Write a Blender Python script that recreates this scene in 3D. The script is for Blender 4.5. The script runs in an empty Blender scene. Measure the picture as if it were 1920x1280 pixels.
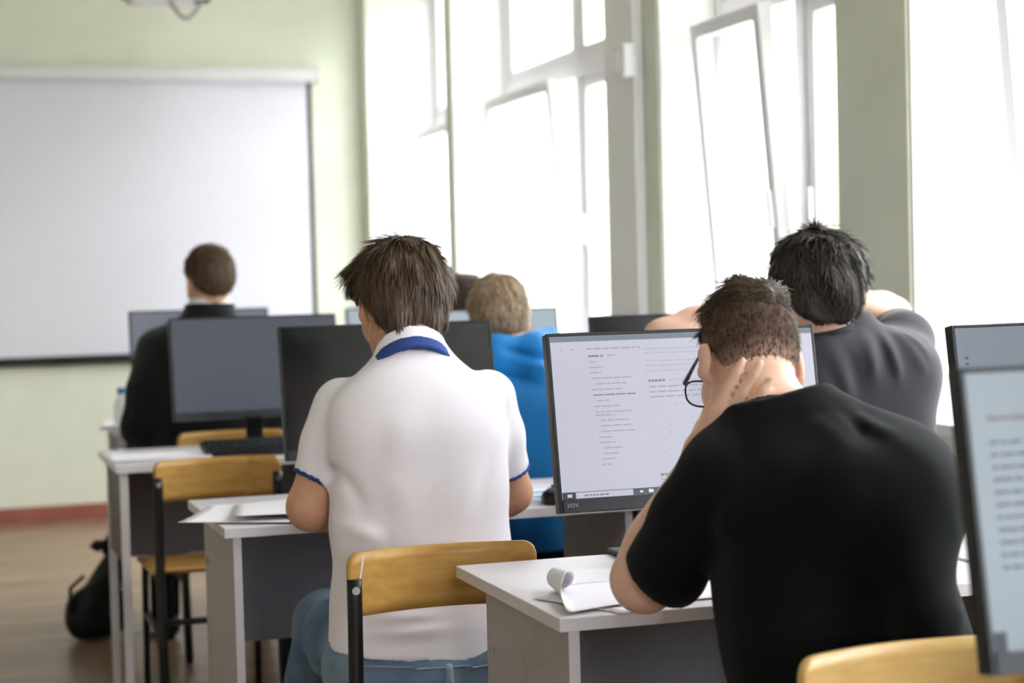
import bpy, bmesh, math, random
import numpy as np
from mathutils import Vector, Matrix

random.seed(7); np.random.seed(7)
SC = bpy.context.scene
COL = SC.collection

# ---------------------------------------------------------------- camera
CAM_H = 1.28
cam_d = bpy.data.cameras.new('camera'); cam = bpy.data.objects.new('camera', cam_d); COL.objects.link(cam)
cam_d.sensor_width = 36.0; cam_d.lens = 3400.0 / 1920.0 * 36.0
cam_d.clip_start = 0.05; cam_d.clip_end = 300
cam.matrix_world = (Matrix.Translation((0, 0, CAM_H)) @ Matrix.Rotation(math.radians(-17.9), 4, 'Z')
                    @ Matrix.Rotation(math.radians(90 - 1.99), 4, 'X') @ Matrix.Rotation(math.radians(-1.5), 4, 'Z'))
cam_d.dof.use_dof = True; cam_d.dof.focus_distance = 3.25; cam_d.dof.aperture_fstop = 3.2
SC.camera = cam
SC.view_settings.view_transform = 'Standard'; SC.view_settings.look = 'None'
SC.view_settings.gamma = 1.0; SC.view_settings.use_curve_mapping = False
SC.view_settings.exposure = 1.08

# ---------------------------------------------------------------- daylight
world = bpy.data.worlds.new('overcast_sky'); SC.world = world; world.use_nodes = True
bg = world.node_tree.nodes['Background']
bg.inputs['Color'].default_value = (0.97, 0.97, 1.04, 1); bg.inputs['Strength'].default_value = 9.0
sun_d = bpy.data.lights.new('sun', 'SUN'); sun = bpy.data.objects.new('sun', sun_d); COL.objects.link(sun)
sun_d.energy = 4.5; sun_d.angle = math.radians(4); sun_d.color = (1, .97, .92)
sun.rotation_euler = Vector((-.22, .62, -.75)).to_track_quat('-Z', 'Y').to_euler()
SC.cycles.max_bounces = 7; SC.cycles.diffuse_bounces = 5; SC.cycles.glossy_bounces = 2; SC.cycles.transmission_bounces = 2
SC.cycles.use_adaptive_sampling = True; SC.cycles.adaptive_threshold = .08; SC.cycles.adaptive_min_samples = 24; SC.cycles.caustics_reflective = False; SC.cycles.caustics_refractive = False
SC.cycles.use_denoising = True
SC.cycles.sample_clamp_indirect = 8.0

# room measures (metres): x to the window wall, y to the front wall
WX, FY, LX, BY, CZ = 2.45, 10.32, -3.8, -4.6, 3.35
# window recesses: (y near, y far, recess depth)
REC = [(8.55, 10.20, .40), (6.36, 8.44, .27), (4.57, 5.86, .22), (2.55, 4.19, .34), (.35, 2.10, .30), (-1.95, -.1, .30), (-4.3, -2.4, .30)]
ADDED_BACKW = [(.2, 2.2, .30)]           # unseen window added to the back wall for light from behind: (x0, x1, depth)
SILL, LINT, TRANS = .86, 3.05, 2.18
for (y0, y1, dp) in REC:
    a = bpy.data.lights.new('window_portal', 'AREA'); a.shape = 'RECTANGLE'
    a.size = LINT - SILL; a.size_y = y1 - y0; a.cycles.is_portal = True
    ao = bpy.data.objects.new('window_portal', a); COL.objects.link(ao)
    ao.location = (WX + dp + .12, (y0 + y1) / 2, (SILL + LINT) / 2); ao.rotation_euler = (0, math.pi / 2, 0)
for (x0, x1, dp) in ADDED_BACKW:
    a = bpy.data.lights.new('window_portal', 'AREA'); a.shape = 'RECTANGLE'; a.size = x1 - x0; a.size_y = LINT - SILL; a.cycles.is_portal = True
    ao = bpy.data.objects.new('window_portal', a); COL.objects.link(ao); ao.location = ((x0 + x1) / 2, BY - dp - .12, (SILL + LINT) / 2); ao.rotation_euler = (math.pi / 2, 0, 0)

# ---------------------------------------------------------------- helpers
def lin(c):
    return tuple(((x / 255) / 12.92 if x / 255 <= .04045 else ((x / 255 + .055) / 1.055) ** 2.4) for x in c)

MATS = {}
def mat(name, rgb, rough=.6, spec=.4, metal=0, noise=None, bump=None, sheen=0, sss=0, emit=None, aniso=None, rgb2=None, attr=None, alpha=None, trans=0, ior=1.45):
    """procedural principled material; rgb in 0-255 sRGB. noise=(scale, amount, stretch), bump=(scale, strength, stretch)"""
    m = bpy.data.materials.new(name); m.use_nodes = True; MATS[name] = m
    nt = m.node_tree; N = nt.nodes; L = nt.links; b = N['Principled BSDF']
    c = lin(rgb)
    b.inputs['Base Color'].default_value = (*c, 1); b.inputs['Roughness'].default_value = rough
    b.inputs['Specular IOR Level'].default_value = spec; b.inputs['Metallic'].default_value = metal; b.inputs['IOR'].default_value = ior
    if sheen: b.inputs['Sheen Weight'].default_value = sheen; b.inputs['Sheen Roughness'].default_value = .5
    if trans: b.inputs['Transmission Weight'].default_value = trans
    if alpha is not None: b.inputs['Alpha'].default_value = alpha
    if sss:
        b.inputs['Subsurface Weight'].default_value = sss; b.inputs['Subsurface Radius'].default_value = (.012, .005, .003)
        b.inputs['Subsurface Scale'].default_value = 1.0
    if emit: b.inputs['Emission Color'].default_value = (*lin(emit[0]), 1); b.inputs['Emission Strength'].default_value = emit[1]
    tc = N.new('ShaderNodeTexCoord')
    def tex(scale, stretch, detail=4):
        mp = N.new('ShaderNodeMapping'); L.new(tc.outputs['Object'], mp.inputs['Vector'])
        mp.inputs['Scale'].default_value = stretch or (1, 1, 1)
        t = N.new('ShaderNodeTexNoise'); t.inputs['Scale'].default_value = scale; t.inputs['Detail'].default_value = detail
        L.new(mp.outputs['Vector'], t.inputs['Vector']); return t
    if noise:
        t = tex(noise[0], noise[2] if len(noise) > 2 else None)
        r = N.new('ShaderNodeValToRGB'); L.new(t.outputs['Fac'], r.inputs['Fac'])
        c2 = lin(rgb2) if rgb2 else tuple(max(0, x * (1 - noise[1])) for x in c)
        r.color_ramp.elements[0].position = .33; r.color_ramp.elements[1].position = .67
        r.color_ramp.elements[0].color = (*c2, 1); r.color_ramp.elements[1].color = (*c, 1)
        L.new(r.outputs['Color'], b.inputs['Base Color'])
    if attr:
        at = N.new('ShaderNodeAttribute'); at.attribute_name = attr
        r = N.new('ShaderNodeValToRGB'); L.new(at.outputs['Fac'], r.inputs['Fac'])
        r.color_ramp.elements[0].color = (*c, 1); r.color_ramp.elements[1].color = (*lin(rgb2), 1)
        L.new(r.outputs['Color'], b.inputs['Base Color'])
    if bump:
        t = tex(bump[0], bump[2] if len(bump) > 2 else None, 5)
        bn = N.new('ShaderNodeBump'); bn.inputs['Strength'].default_value = bump[1]; bn.inputs['Distance'].default_value = .004
        L.new(t.outputs['Fac'], bn.inputs['Height']); L.new(bn.outputs['Normal'], b.inputs['Normal'])
    return m

class MB:
    """collects shapes into one mesh"""
    def __init__(s): s.bm = bmesh.new()
    def _add(s, tmp, M=None):
        if M is not None: bmesh.ops.transform(tmp, matrix=M, verts=tmp.verts)
        me = bpy.data.meshes.new('t'); tmp.to_mesh(me); tmp.free(); s.bm.from_mesh(me); bpy.data.meshes.remove(me); return s
    def box(s, c, size, bev=0.0, M=None, seg=2):
        t = bmesh.new(); bmesh.ops.create_cube(t, size=1)
        bmesh.ops.scale(t, vec=size, verts=t.verts)
        if bev: bmesh.ops.bevel(t, geom=list(t.edges), offset=bev, segments=seg, profile=.6, affect='EDGES')
        T = Matrix.Translation(c)
        return s._add(t, (M @ T) if M is not None else T)
    def cyl(s, a, b, r, r2=None, n=16, caps=True):
        a, b = Vector(a), Vector(b); d = b - a; t = bmesh.new()
        bmesh.ops.create_cone(t, cap_ends=caps, segments=n, radius1=r, radius2=r if r2 is None else r2, depth=d.length)
        return s._add(t, Matrix.Translation((a + b) / 2) @ d.to_track_quat('Z', 'Y').to_matrix().to_4x4())
    def tube(s, pts, r, n=10, closed=False, flat=1.0, up=None):
        """swept round (or flattened) tube through points"""
        P_ = [Vector(p) for p in pts]; t = bmesh.new(); rings = []; m = len(P_)
        prev = None
        for i, p in enumerate(P_):
            q0 = P_[(i - 1) % m] if (closed or i > 0) else p; q1 = P_[(i + 1) % m] if (closed or i < m - 1) else p
            d = (q1 - q0).normalized()
            u = prev if prev is not None else (Vector(up) if up else (Vector((0, 0, 1)) if abs(d.z) < .9 else Vector((1, 0, 0))))
            u = (u - d * u.dot(d)).normalized(); v = d.cross(u); prev = u
            rr = r[i] if isinstance(r, (list, tuple)) else r
            rings.append([t.verts.new(p + u * math.cos(2 * math.pi * k / n) * rr * flat + v * math.sin(2 * math.pi * k / n) * rr) for k in range(n)])
        for i in range(m if closed else m - 1):
            A, B = rings[i], rings[(i + 1) % m]
            for k in range(n): t.faces.new((A[k], A[(k + 1) % n], B[(k + 1) % n], B[k]))
        if not closed: t.faces.new(rings[0][::-1]); t.faces.new(rings[-1])
        return s._add(t)
    def lathe(s, prof, n=24, c=(0, 0, 0)):
        t = bmesh.new(); rings = []
        for r, z in prof: rings.append([t.verts.new((c[0] + r * math.cos(2 * math.pi * k / n), c[1] + r * math.sin(2 * math.pi * k / n), c[2] + z)) for k in range(n)])
        for A, B in zip(rings, rings[1:]):
            for k in range(n): t.faces.new((A[k], A[(k + 1) % n], B[(k + 1) % n], B[k]))
        t.faces.new(rings[0][::-1]); t.faces.new(rings[-1]); return s._add(t)
    def grid(s, fn, nu, nv, th=0.0, M=None):
        """surface fn(u,v)->xyz, u,v in 0..1, with optional thickness along the normal"""
        t = bmesh.new(); G = [[t.verts.new(fn(i / nu, j / nv)) for j in range(nv + 1)] for i in range(nu + 1)]
        for i in range(nu):
            for j in range(nv): t.faces.new((G[i][j], G[i + 1][j], G[i + 1][j + 1], G[i][j + 1]))
        if th: bmesh.ops.recalc_face_normals(t, faces=t.faces); bmesh.ops.solidify(t, geom=list(t.faces), thickness=th)
        return s._add(t, M)
    def quad(s, a, b, c, d):
        vs = [s.bm.verts.new(p) for p in (a, b, c, d)]; s.bm.faces.new(vs); return s
    def build(s, name, m, parent=None, smooth=False, loc=None, rot=None):
        me = bpy.data.meshes.new(name); bmesh.ops.recalc_face_normals(s.bm, faces=s.bm.faces); s.bm.to_mesh(me); s.bm.free()
        if m: me.materials.append(m)
        if smooth:
            for p in me.polygons: p.use_smooth = True
        o = bpy.data.objects.new(name, me); COL.objects.link(o)
        if parent: o.parent = parent
        if loc is not None: o.location = loc
        if rot is not None: o.rotation_euler = rot
        return o

def tag(o, label=None, cat=None, group=None, kind=None):
    if label: o['label'] = label
    if cat: o['category'] = cat
    if group: o['group'] = group
    if kind: o['kind'] = kind
    return o
def empty(name, loc, rz=0, label=None, cat=None, group=None):
    o = bpy.data.objects.new(name, None); COL.objects.link(o); o.location = loc; o.rotation_euler = (0, 0, rz)
    o.empty_display_size = .1
    return tag(o, label, cat, group)
def struct(o): o['kind'] = 'structure'; return o

# ---------------------------------------------------------------- materials
mat('wall_green', (222, 225, 207), .75, .25, noise=(6, .05), bump=(60, .06))
mat('wall_white', (240, 240, 236), .7, .25, bump=(50, .05))
mat('ceiling_white', (238, 238, 234), .8, .2, bump=(40, .05))
mat('baseboard_red', (150, 92, 78), .5, .4, noise=(8, .15))
mat('frame_white', (232, 230, 234), .35, .5)
def glass_mat(name, tint, gloss):
    m = bpy.data.materials.new(name); m.use_nodes = True; MATS[name] = m; nt = m.node_tree; nt.nodes.clear()
    o = nt.nodes.new('ShaderNodeOutputMaterial'); mx = nt.nodes.new('ShaderNodeMixShader'); t = nt.nodes.new('ShaderNodeBsdfTransparent'); g = nt.nodes.new('ShaderNodeBsdfGlossy')
    mx.inputs[0].default_value = gloss
    t.inputs['Color'].default_value = (*tint, 1); g.inputs['Roughness'].default_value = .02
    nt.links.new(t.outputs[0], mx.inputs[1]); nt.links.new(g.outputs[0], mx.inputs[2]); nt.links.new(mx.outputs[0], o.inputs[0])
    return m
glass_mat('glass', (.97, .985, .98), .04)
mat('screen_cloth', (216, 215, 224), .8, .15, bump=(200, .04))
mat('casing_white', (214, 213, 216), .45, .4)
mat('black_trim', (26, 28, 30), .5, .4)
mat('desk_top', (214, 209, 212), .38, .45, noise=(30, .03))
mat('desk_grey', (172, 166, 164), .5, .4, noise=(18, .05))
mat('desk_edge', (222, 217, 222), .4, .45)
mat('modesty_grey', (150, 150, 160), .5, .4, noise=(14, .05))
mat('black_metal', (22, 24, 26), .38, .5)
mat('steel', (170, 165, 160), .3, .6, metal=1)
mat('plastic_dark', (46, 49, 55), .42, .45)
mat('plastic_black', (24, 26, 29), .4, .45)
mat('plastic_white', (225, 224, 224), .45, .4)
mat('keys', (40, 42, 46), .55, .35)
mat('paper', (236, 233, 238), .8, .15)
mat('paper_ink', (120, 122, 138), .8, .1)
mat('cyan_ink', (88, 170, 196), .8, .1)
def wood_mat(name, c1, c2, c3):
    m = mat(name, c1, .34, .5); nt = m.node_tree; N = nt.nodes; L = nt.links; b = N['Principled BSDF']
    tc = N.new('ShaderNodeTexCoord'); mp = N.new('ShaderNodeMapping'); mp.inputs['Scale'].default_value = (2.5, 40, 26)
    L.new(tc.outputs['Object'], mp.inputs['Vector'])
    t = N.new('ShaderNodeTexNoise'); t.inputs['Scale'].default_value = 2.2; t.inputs['Detail'].default_value = 6; L.new(mp.outputs['Vector'], t.inputs['Vector'])
    r = N.new('ShaderNodeValToRGB'); L.new(t.outputs['Fac'], r.inputs['Fac'])
    r.color_ramp.elements[0].position = .3; r.color_ramp.elements[0].color = (*lin(c2), 1)
    r.color_ramp.elements[1].position = .62; r.color_ramp.elements[1].color = (*lin(c1), 1)
    t2 = N.new('ShaderNodeTexNoise'); t2.inputs['Scale'].default_value = 9; t2.inputs['Detail'].default_value = 5; L.new(tc.outputs['Object'], t2.inputs['Vector'])
    r2 = N.new('ShaderNodeValToRGB'); r2.color_ramp.elements[0].position = .52; r2.color_ramp.elements[1].position = .8
    r2.color_ramp.elements[0].color = (0, 0, 0, 1); r2.color_ramp.elements[1].color = (.8, .8, .8, 1); L.new(t2.outputs['Fac'], r2.inputs['Fac'])
    mx = N.new('ShaderNodeMix'); mx.data_type = 'RGBA'; L.new(r2.outputs['Color'], mx.inputs['Factor'])
    L.new(r.outputs['Color'], mx.inputs[6]); mx.inputs[7].default_value = (*lin(c3), 1)
    L.new(mx.outputs[2], b.inputs['Base Color']); return m
wood_mat('plywood', (205, 160, 88), (188, 140, 70), (186, 132, 66))
wood_mat('plywood_pale', (212, 176, 112), (200, 160, 92), (196, 152, 86))
mat('plywood_edge', (176, 120, 66), .5, .3, noise=(60, .3, (1, 1, 8)))

# ---------------------------------------------------------------- room shell
def floor_material():
    m = mat('floor_lino', (128, 104, 82), .33, .45); nt = m.node_tree; N = nt.nodes; L = nt.links; b = N['Principled BSDF']
    tc = N.new('ShaderNodeTexCoord'); mp = N.new('ShaderNodeMapping'); mp.inputs['Scale'].default_value = (1.2, 7, 1); L.new(tc.outputs['Object'], mp.inputs['Vector'])
    t = N.new('ShaderNodeTexNoise'); t.inputs['Scale'].default_value = 1.4; t.inputs['Detail'].default_value = 7; L.new(mp.outputs['Vector'], t.inputs['Vector'])
    r = N.new('ShaderNodeValToRGB'); L.new(t.outputs['Fac'], r.inputs['Fac'])
    r.color_ramp.elements[0].position = .35; r.color_ramp.elements[0].color = (*lin((112, 90, 70)), 1)
    r.color_ramp.elements[1].position = .66; r.color_ramp.elements[1].color = (*lin((146, 120, 95)), 1)
    L.new(r.outputs['Color'], b.inputs['Base Color']); return m
floor_material()
WT = .55   # outer wall thickness
struct(MB().box(((LX + WX + WT) / 2, (BY + FY) / 2, -.06), (WX + WT - LX + .4, FY - BY + 1.4, .12)).build('floor', MATS['floor_lino']))
struct(MB().box(((LX + WX + WT) / 2, (BY + FY) / 2, CZ + .1), (WX + WT - LX + .4, FY - BY + 1.4, .2)).build('ceiling', MATS['ceiling_white']))
struct(MB().box(((LX + WX + WT) / 2, FY + .1, CZ / 2), (WX + WT - LX + .4, .2, CZ)).build('wall_front', MATS['wall_green']))
wb = MB(); ex = [LX - .2] + [x for a, b_, _ in sorted(ADDED_BACKW) for x in (a, b_)] + [WX + WT + .2]
for i in range(0, len(ex), 2): wb.box(((ex[i] + ex[i + 1]) / 2, BY - WT / 2, CZ / 2), (ex[i + 1] - ex[i], WT, CZ))
for (x0, x1, dp) in ADDED_BACKW:
    wb.box(((x0 + x1) / 2, BY - WT / 2, SILL / 2), (x1 - x0, WT, SILL)); wb.box(((x0 + x1) / 2, BY - WT / 2, (LINT + CZ) / 2), (x1 - x0, WT, CZ - LINT))
struct(wb.build('wall_back', MATS['wall_white']))
struct(MB().box((LX - .1, (BY + FY) / 2, CZ / 2), (.2, FY - BY, CZ)).build('wall_left', MATS['wall_white']))
wr = MB(); edges = [BY] + [y for a, b_, _ in sorted(REC) for y in (a, b_)] + [FY]
for i in range(0, len(edges), 2):                       # piers between the recesses
    a, b_ = edges[i], edges[i + 1]
    wr.box((WX + WT / 2, (a + b_) / 2, CZ / 2), (WT, b_ - a, CZ))
for (y0, y1, dp) in REC:                                # below the sill and above the opening
    wr.box((WX + WT / 2, (y0 + y1) / 2, SILL / 2), (WT, y1 - y0, SILL))
    wr.box((WX + WT / 2, (y0 + y1) / 2, (LINT + CZ) / 2), (WT, y1 - y0, CZ - LINT))
wall_r = struct(wr.build('wall_right', MATS['wall_green']))
struct(MB().box(((LX + WX) / 2, FY - .011, .045), (WX - LX, .022, .09), .004).build('baseboard_front', MATS['baseboard_red']))
struct(MB().box((WX - .011, (BY + FY - .03) / 2, .045), (.022, FY - BY - .03, .09), .004).build('baseboard_right', MATS['baseboard_red']))

def window(n, y0, y1, dp, back=False):
    """white plastic window of two lights set back in its recess, lower far sash tilted in"""
    w = empty('window_%d' % n, ((y0 + y1) / 2, BY - dp, SILL) if back else (WX + dp, (y0 + y1) / 2, SILL), -math.pi / 2 if back else 0); struct(w)
    hw = (y1 - y0) / 2; H = LINT - SILL; zt = TRANS - SILL; f = .055
    for s in (1, -1):      # plaster lining of the reveal, painted white
        MB().box((-dp / 2 + .004, s * (hw - .006), H / 2), (dp - .008, .012, H)).build('reveal_lining', MATS['wall_white'], w)
    MB().box((-dp / 2, 0, H - .006), (dp, 2 * hw - .026, .012)).build('reveal_lining', MATS['wall_white'], w)
    MB().box((-dp / 2 - .02, 0, .015), (dp + .06, 2 * hw - .026, .03), .006).build('window_sill', MATS['frame_white'], w)
    hi = hw - .014; g = hi - f; b3 = g
    fr = MB()
    for s in (-1, 1): fr.box((.03, s * (hi - f / 2), H / 2 + .01), (.07, f, H - .05), .006)
    fr.box((.03, 0, .03 + f / 2), (.07, 2 * g, f), .006); fr.box((.03, 0, H - .016 - f / 2), (.07, 2 * g, f), .006)
    fr.box((.03, 0, zt), (.07, 2 * g, .08), .006)
    for q in (0,):
        fr.box((.03, q * b3 / 2, (.085 + zt - .04) / 2), (.07, .06, zt - .125), .006); fr.box((.03, q * b3 / 2, (zt + .04 + H - .071) / 2), (.07, .06, H - zt - .111), .006)
    fr.build('window_frame', MATS['frame_white'], w)
    def sash(ya, yb, za, zb, tilt, name='sash'):
        m = MB(); wy, hz, t = yb - ya, zb - za, .05
        for q in (-1, 1): m.box((0, q * (wy / 2 - t / 2), hz / 2), (.05, t, hz), .006)
        m.box((0, 0, t / 2), (.05, wy - 2 * t, t), .006); m.box((0, 0, hz - t / 2), (.05, wy - 2 * t, t), .006)
        o = m.build(name, MATS['frame_white'], w, loc=(-.012 if tilt else .03, (ya + yb) / 2, za), rot=(0, -tilt, 0))
        MB().box((0, 0, hz / 2), (.006, wy - 2 * t + .01, hz - 2 * t + .01)).build('pane', MATS['glass'], o)
        if name == 'sash': MB().box((-.035, (-1 if tilt else 1) * (wy / 2 - t / 2), hz * .45), (.02, .022, .12), .005).build('sash_handle', MATS['frame_white'], o)
    for k in range(2):
        ya = -g + k * b3 + (.002 if k == 0 else .032); yb = -g + (k + 1) * b3 - (.002 if k == 1 else .032)
        sash(ya, yb, .087, zt - .041, math.radians(4.5) if k == 1 else 0); sash(ya, yb, zt + .041, H - .072, 0, 'top_light')
    return w
for i, (y0, y1, dp) in enumerate(REC): window(i + 1, y0, y1, dp)
for i, (x0, x1, dp) in enumerate(ADDED_BACKW): window(len(REC) + 1 + i, x0, x1, dp, True)  # added behind the camera to brighten the students' backs
mat('yard_ground', (150, 148, 142), .9, .1, noise=(.6, .25), rgb2=(120, 124, 108))
struct(MB().box((45 + WX + WT + .3, 3, -3.3), (90, 120, .2)).build('ground_outside', MATS['yard_ground']))
struct(MB().box((-30, BY - WT - 20.5, -3.3), (120, 40, .2)).build('ground_behind', MATS['yard_ground']))
mat('leaf_green', (146, 156, 130), .7, .2, noise=(1.2, .3), rgb2=(118, 130, 104)); mat('bark', (96, 84, 72), .9, .1, bump=(6, .4))
def tree_meshes(seed):
    r = random.Random(seed); c = MB()
    for k in range(26):
        t = bmesh.new(); bmesh.ops.create_icosphere(t, subdivisions=2, radius=r.uniform(.9, 1.7))
        for v in t.verts: v.co *= 1 + .16 * math.sin(v.co.x * 7 + k) * math.sin(v.co.y * 6 + 2 * k) + r.uniform(-.06, .06)
        a, b, q = r.uniform(0, 6.28), r.uniform(-.9, 1), r.uniform(.4, 1)
        rad = 3.1 * math.sqrt(max(.05, 1 - b * b)) * q
        c._add(t, Matrix.Translation((rad * math.cos(a), rad * math.sin(a), 5.4 + 3.4 * b)))
    b_ = MB().tube([(0, 0, 0), (.1, .05, 2), (0, .1, 4.5), (.1, 0, 7)], [.3, .24, .18, .08], 10)
    for k in range(5): a = k * 1.3; b_.tube([(0, 0, 2.6 + .4 * k), (1.1 * math.cos(a), 1.1 * math.sin(a), 3.8 + .5 * k), (2.1 * math.cos(a), 2.1 * math.sin(a), 5.2 + .4 * k)], [.12, .08, .04], 8)
    return c, b_
for k, (x, y, sc) in enumerate([(13, 33, 1.05), (12, 23.5, .98), (13, 13.5, 1.0), (12.5, 3.5, .98), (13, -6.5, 1.0), (23.5, 44, 1.2), (24, 29, 1.2), (24, 14, 1.2)]):
    t = empty('tree', (x, y, -3.2), k * 1.1, 'leafy green tree outside the windows, washed out by daylight', 'tree', 'trees outside the windows'); t.scale = (sc,) * 3
    if k < 2: cm, bm_ = tree_meshes(k + 2); TREE = globals().setdefault('TREE', []); TREE.append((cm.build('crown', MATS['leaf_green'], t, True), bm_.build('trunk', MATS['bark'], t, True)))
    else:
        for o in TREE[k % 2]: c = o.copy(); COL.objects.link(c); c.parent = t

# ---------------------------------------------------------------- projection screen, projector, wall fittings
ps = empty('projection_screen', (.55, FY - .03, .88), 0, 'large white pull-down projection screen on the front wall', 'screen')
SX0, SX1, SZ0, SZ1 = -1.55, 1.60, .0, 1.545
MB().box(((SX0 + SX1) / 2, 0, (SZ0 + SZ1) / 2 + .01), (SX1 - SX0 - .05, .004, SZ1 - SZ0)).build('screen_sheet', MATS['screen_cloth'], ps)
MB().box((SX1 - .012, -.001, (SZ0 + SZ1) / 2 + .01), (.026, .006, SZ1 - SZ0)).build('black_border', MATS['black_trim'], ps)
MB().box((SX0 + .012, -.001, (SZ0 + SZ1) / 2 + .01), (.026, .006, SZ1 - SZ0)).build('black_border', MATS['black_trim'], ps)
MB().box(((SX0 + SX1) / 2, -.001, .012), (SX1 - SX0, .012, .05), .004).build('bottom_bar', MATS['black_trim'], ps)
cs = MB(); cs.box(((SX0 + SX1) / 2, -.02, SZ1 + .045), (SX1 - SX0 + .06, .085, .075), .018, seg=4); cs.build('roller_casing', MATS['casing_white'], ps)
for s in (SX0 - .035, SX1 + .035): MB().box((s, -.02, SZ1 + .045), (.015, .092, .082), .01).build('casing_end_cap', MATS['casing_white'], ps)

pj = empty('projector', (1.02, 8.0, 2.485), 0, 'white projector hanging from the ceiling above the screen, cable drooping', 'projector')
MB().box((.03, 0, .085), (.34, .27, .11), .03, seg=4).build('projector_body', MATS['plastic_white'], pj)
MB().box((.17, -.06, .05), (.07, .1, .05), .012).build('connector_block', MATS['plastic_dark'], pj)
MB().cyl((-.06, .13, .085), (-.06, .165, .085), .035, n=24).build('lens', MATS['plastic_black'], pj)
MB().cyl((.03, 0, .14), (.03, 0, CZ - 2.485 - .005), .02).box((.03, 0, .15), (.16, .16, .015), .004).box((.03, 0, CZ - 2.485 - .012), (.14, .14, .02), .004).build('ceiling_mount', MATS['casing_white'], pj)
MB().tube([(.03 + .01 * k, -.08, .03 - .075 * math.sin(math.pi * min(1, k / 14)) + (.0 if k < 14 else (k - 14) * .035)) for k in range(0, 19)], .011, 8).build('power_cable', MATS['desk_grey'], pj, True)
MB().box((-.155, 0, .075), (.03, .05, .06), .006).build('mount_arm', MATS['plastic_dark'], pj)

pc = MB(); pc.box((WX - .022, 6.125, CZ / 2), (.04, .29, CZ - .02), .008)
tag(pc.build('pipe_casing', MATS['wall_white']), 'tall white boxed pipe casing running up the pier between two windows', 'pipe casing')
sb = empty('wall_switch_box', (WX - .043, 6.0, 1.975), 0, 'small white box fixed high on the pipe casing between windows', 'box')
MB().box((-.025, 0, .06), (.05, .11, .12), .012, seg=3).build('box_housing', MATS['plastic_white'], sb)
MB().box((-.054, .0, .06), (.012, .05, .075), .006).build('box_cover', MATS['wall_white'], sb)

# ---------------------------------------------------------------- desks
TOPZ, TT = .75, .022
def desk(x0, x1, yf, label, depth=.58, panel=(0, 1), bolts=True, legs=False):
    t = empty('computer_desk', ((x0 + x1) / 2, yf, 0), 0, label, 'desk', 'computer desks in rows')
    hw = (x1 - x0) / 2
    MB().box((0, depth / 2, TOPZ - TT / 2), (2 * hw, depth, TT), .002).build('tabletop', MATS['desk_top'], t)
    MB().box((0, -.0008, TOPZ - TT / 2), (2 * hw, .0016, TT - .002)).build('edge_band', MATS['desk_edge'], t)
    for s in (-1, 1):
        if legs and s < 0:     # open end: two slim white posts and a short dark apron
            for yy in (.03, .44): MB().box((s * (hw - .024), yy, (TOPZ - TT) / 2), (.024, .024, TOPZ - TT - .004), .003).build('leg', MATS['desk_edge'], t)
            MB().box((s * (hw - .024), .235, .585), (.014, .38, .27), .001).build('side_apron', MATS['plastic_dark'], t)
            continue
        e = MB().box((s * (hw - .03), .02 + .22, (TOPZ - TT) / 2), (.018, .44, TOPZ - TT - .004), .001).build('end_panel', MATS['desk_grey'], t)
        MB().box((s * (hw - .03), .0193, (TOPZ - TT) / 2), (.018, .0016, TOPZ - TT - .006)).build('edge_strip', MATS['desk_edge'], e)
        if bolts:
            for zz in (.62, .42):
                MB().cyl((s * (hw - .0205) if s > 0 else s * (hw - .0205), .42, zz), (s * (hw - .019), .42, zz), .0065, n=14).build('fixing_cap', MATS['steel'], e)
    xa, xb = -hw + .04 + panel[0] * (2 * hw - .08), -hw + .04 + panel[1] * (2 * hw - .08)
    MB().box(((xa + xb) / 2, .435, .57), (xb - xa, .016, .312), .001).build('modesty_panel', MATS['modesty_grey'], t)
    return t
desk(.92, 1.76, 2.645, 'grey desk with a white top under the elbow of the black T-shirt student')
desk(1.78, 2.42, 2.645, 'grey desk by the window wall, right of the black T-shirt student')
desk(.605, 1.59, 3.95, 'grey desk with a white top in front of the white polo shirt student', panel=(0, .52))
desk(1.61, 2.40, 3.95, 'grey desk by the windows in front of the dark grey T-shirt student')
desk(.525, 1.42, 5.5, 'grey desk behind the empty chair, carrying a black keyboard and papers', legs=True)
desk(1.44, 2.30, 5.5, 'grey desk in front of the blond student in the blue jacket')
desk(.66, 1.45, 6.88, 'grey desk farthest to the left, in front of the suited student', legs=True)
desk(1.47, 2.30, 6.88, 'grey desk in the farthest row, under the monitor near the windows')
desk(.92, 1.80, 1.22, 'desk nearest the camera, under the large blurred monitor at the right edge')

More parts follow.
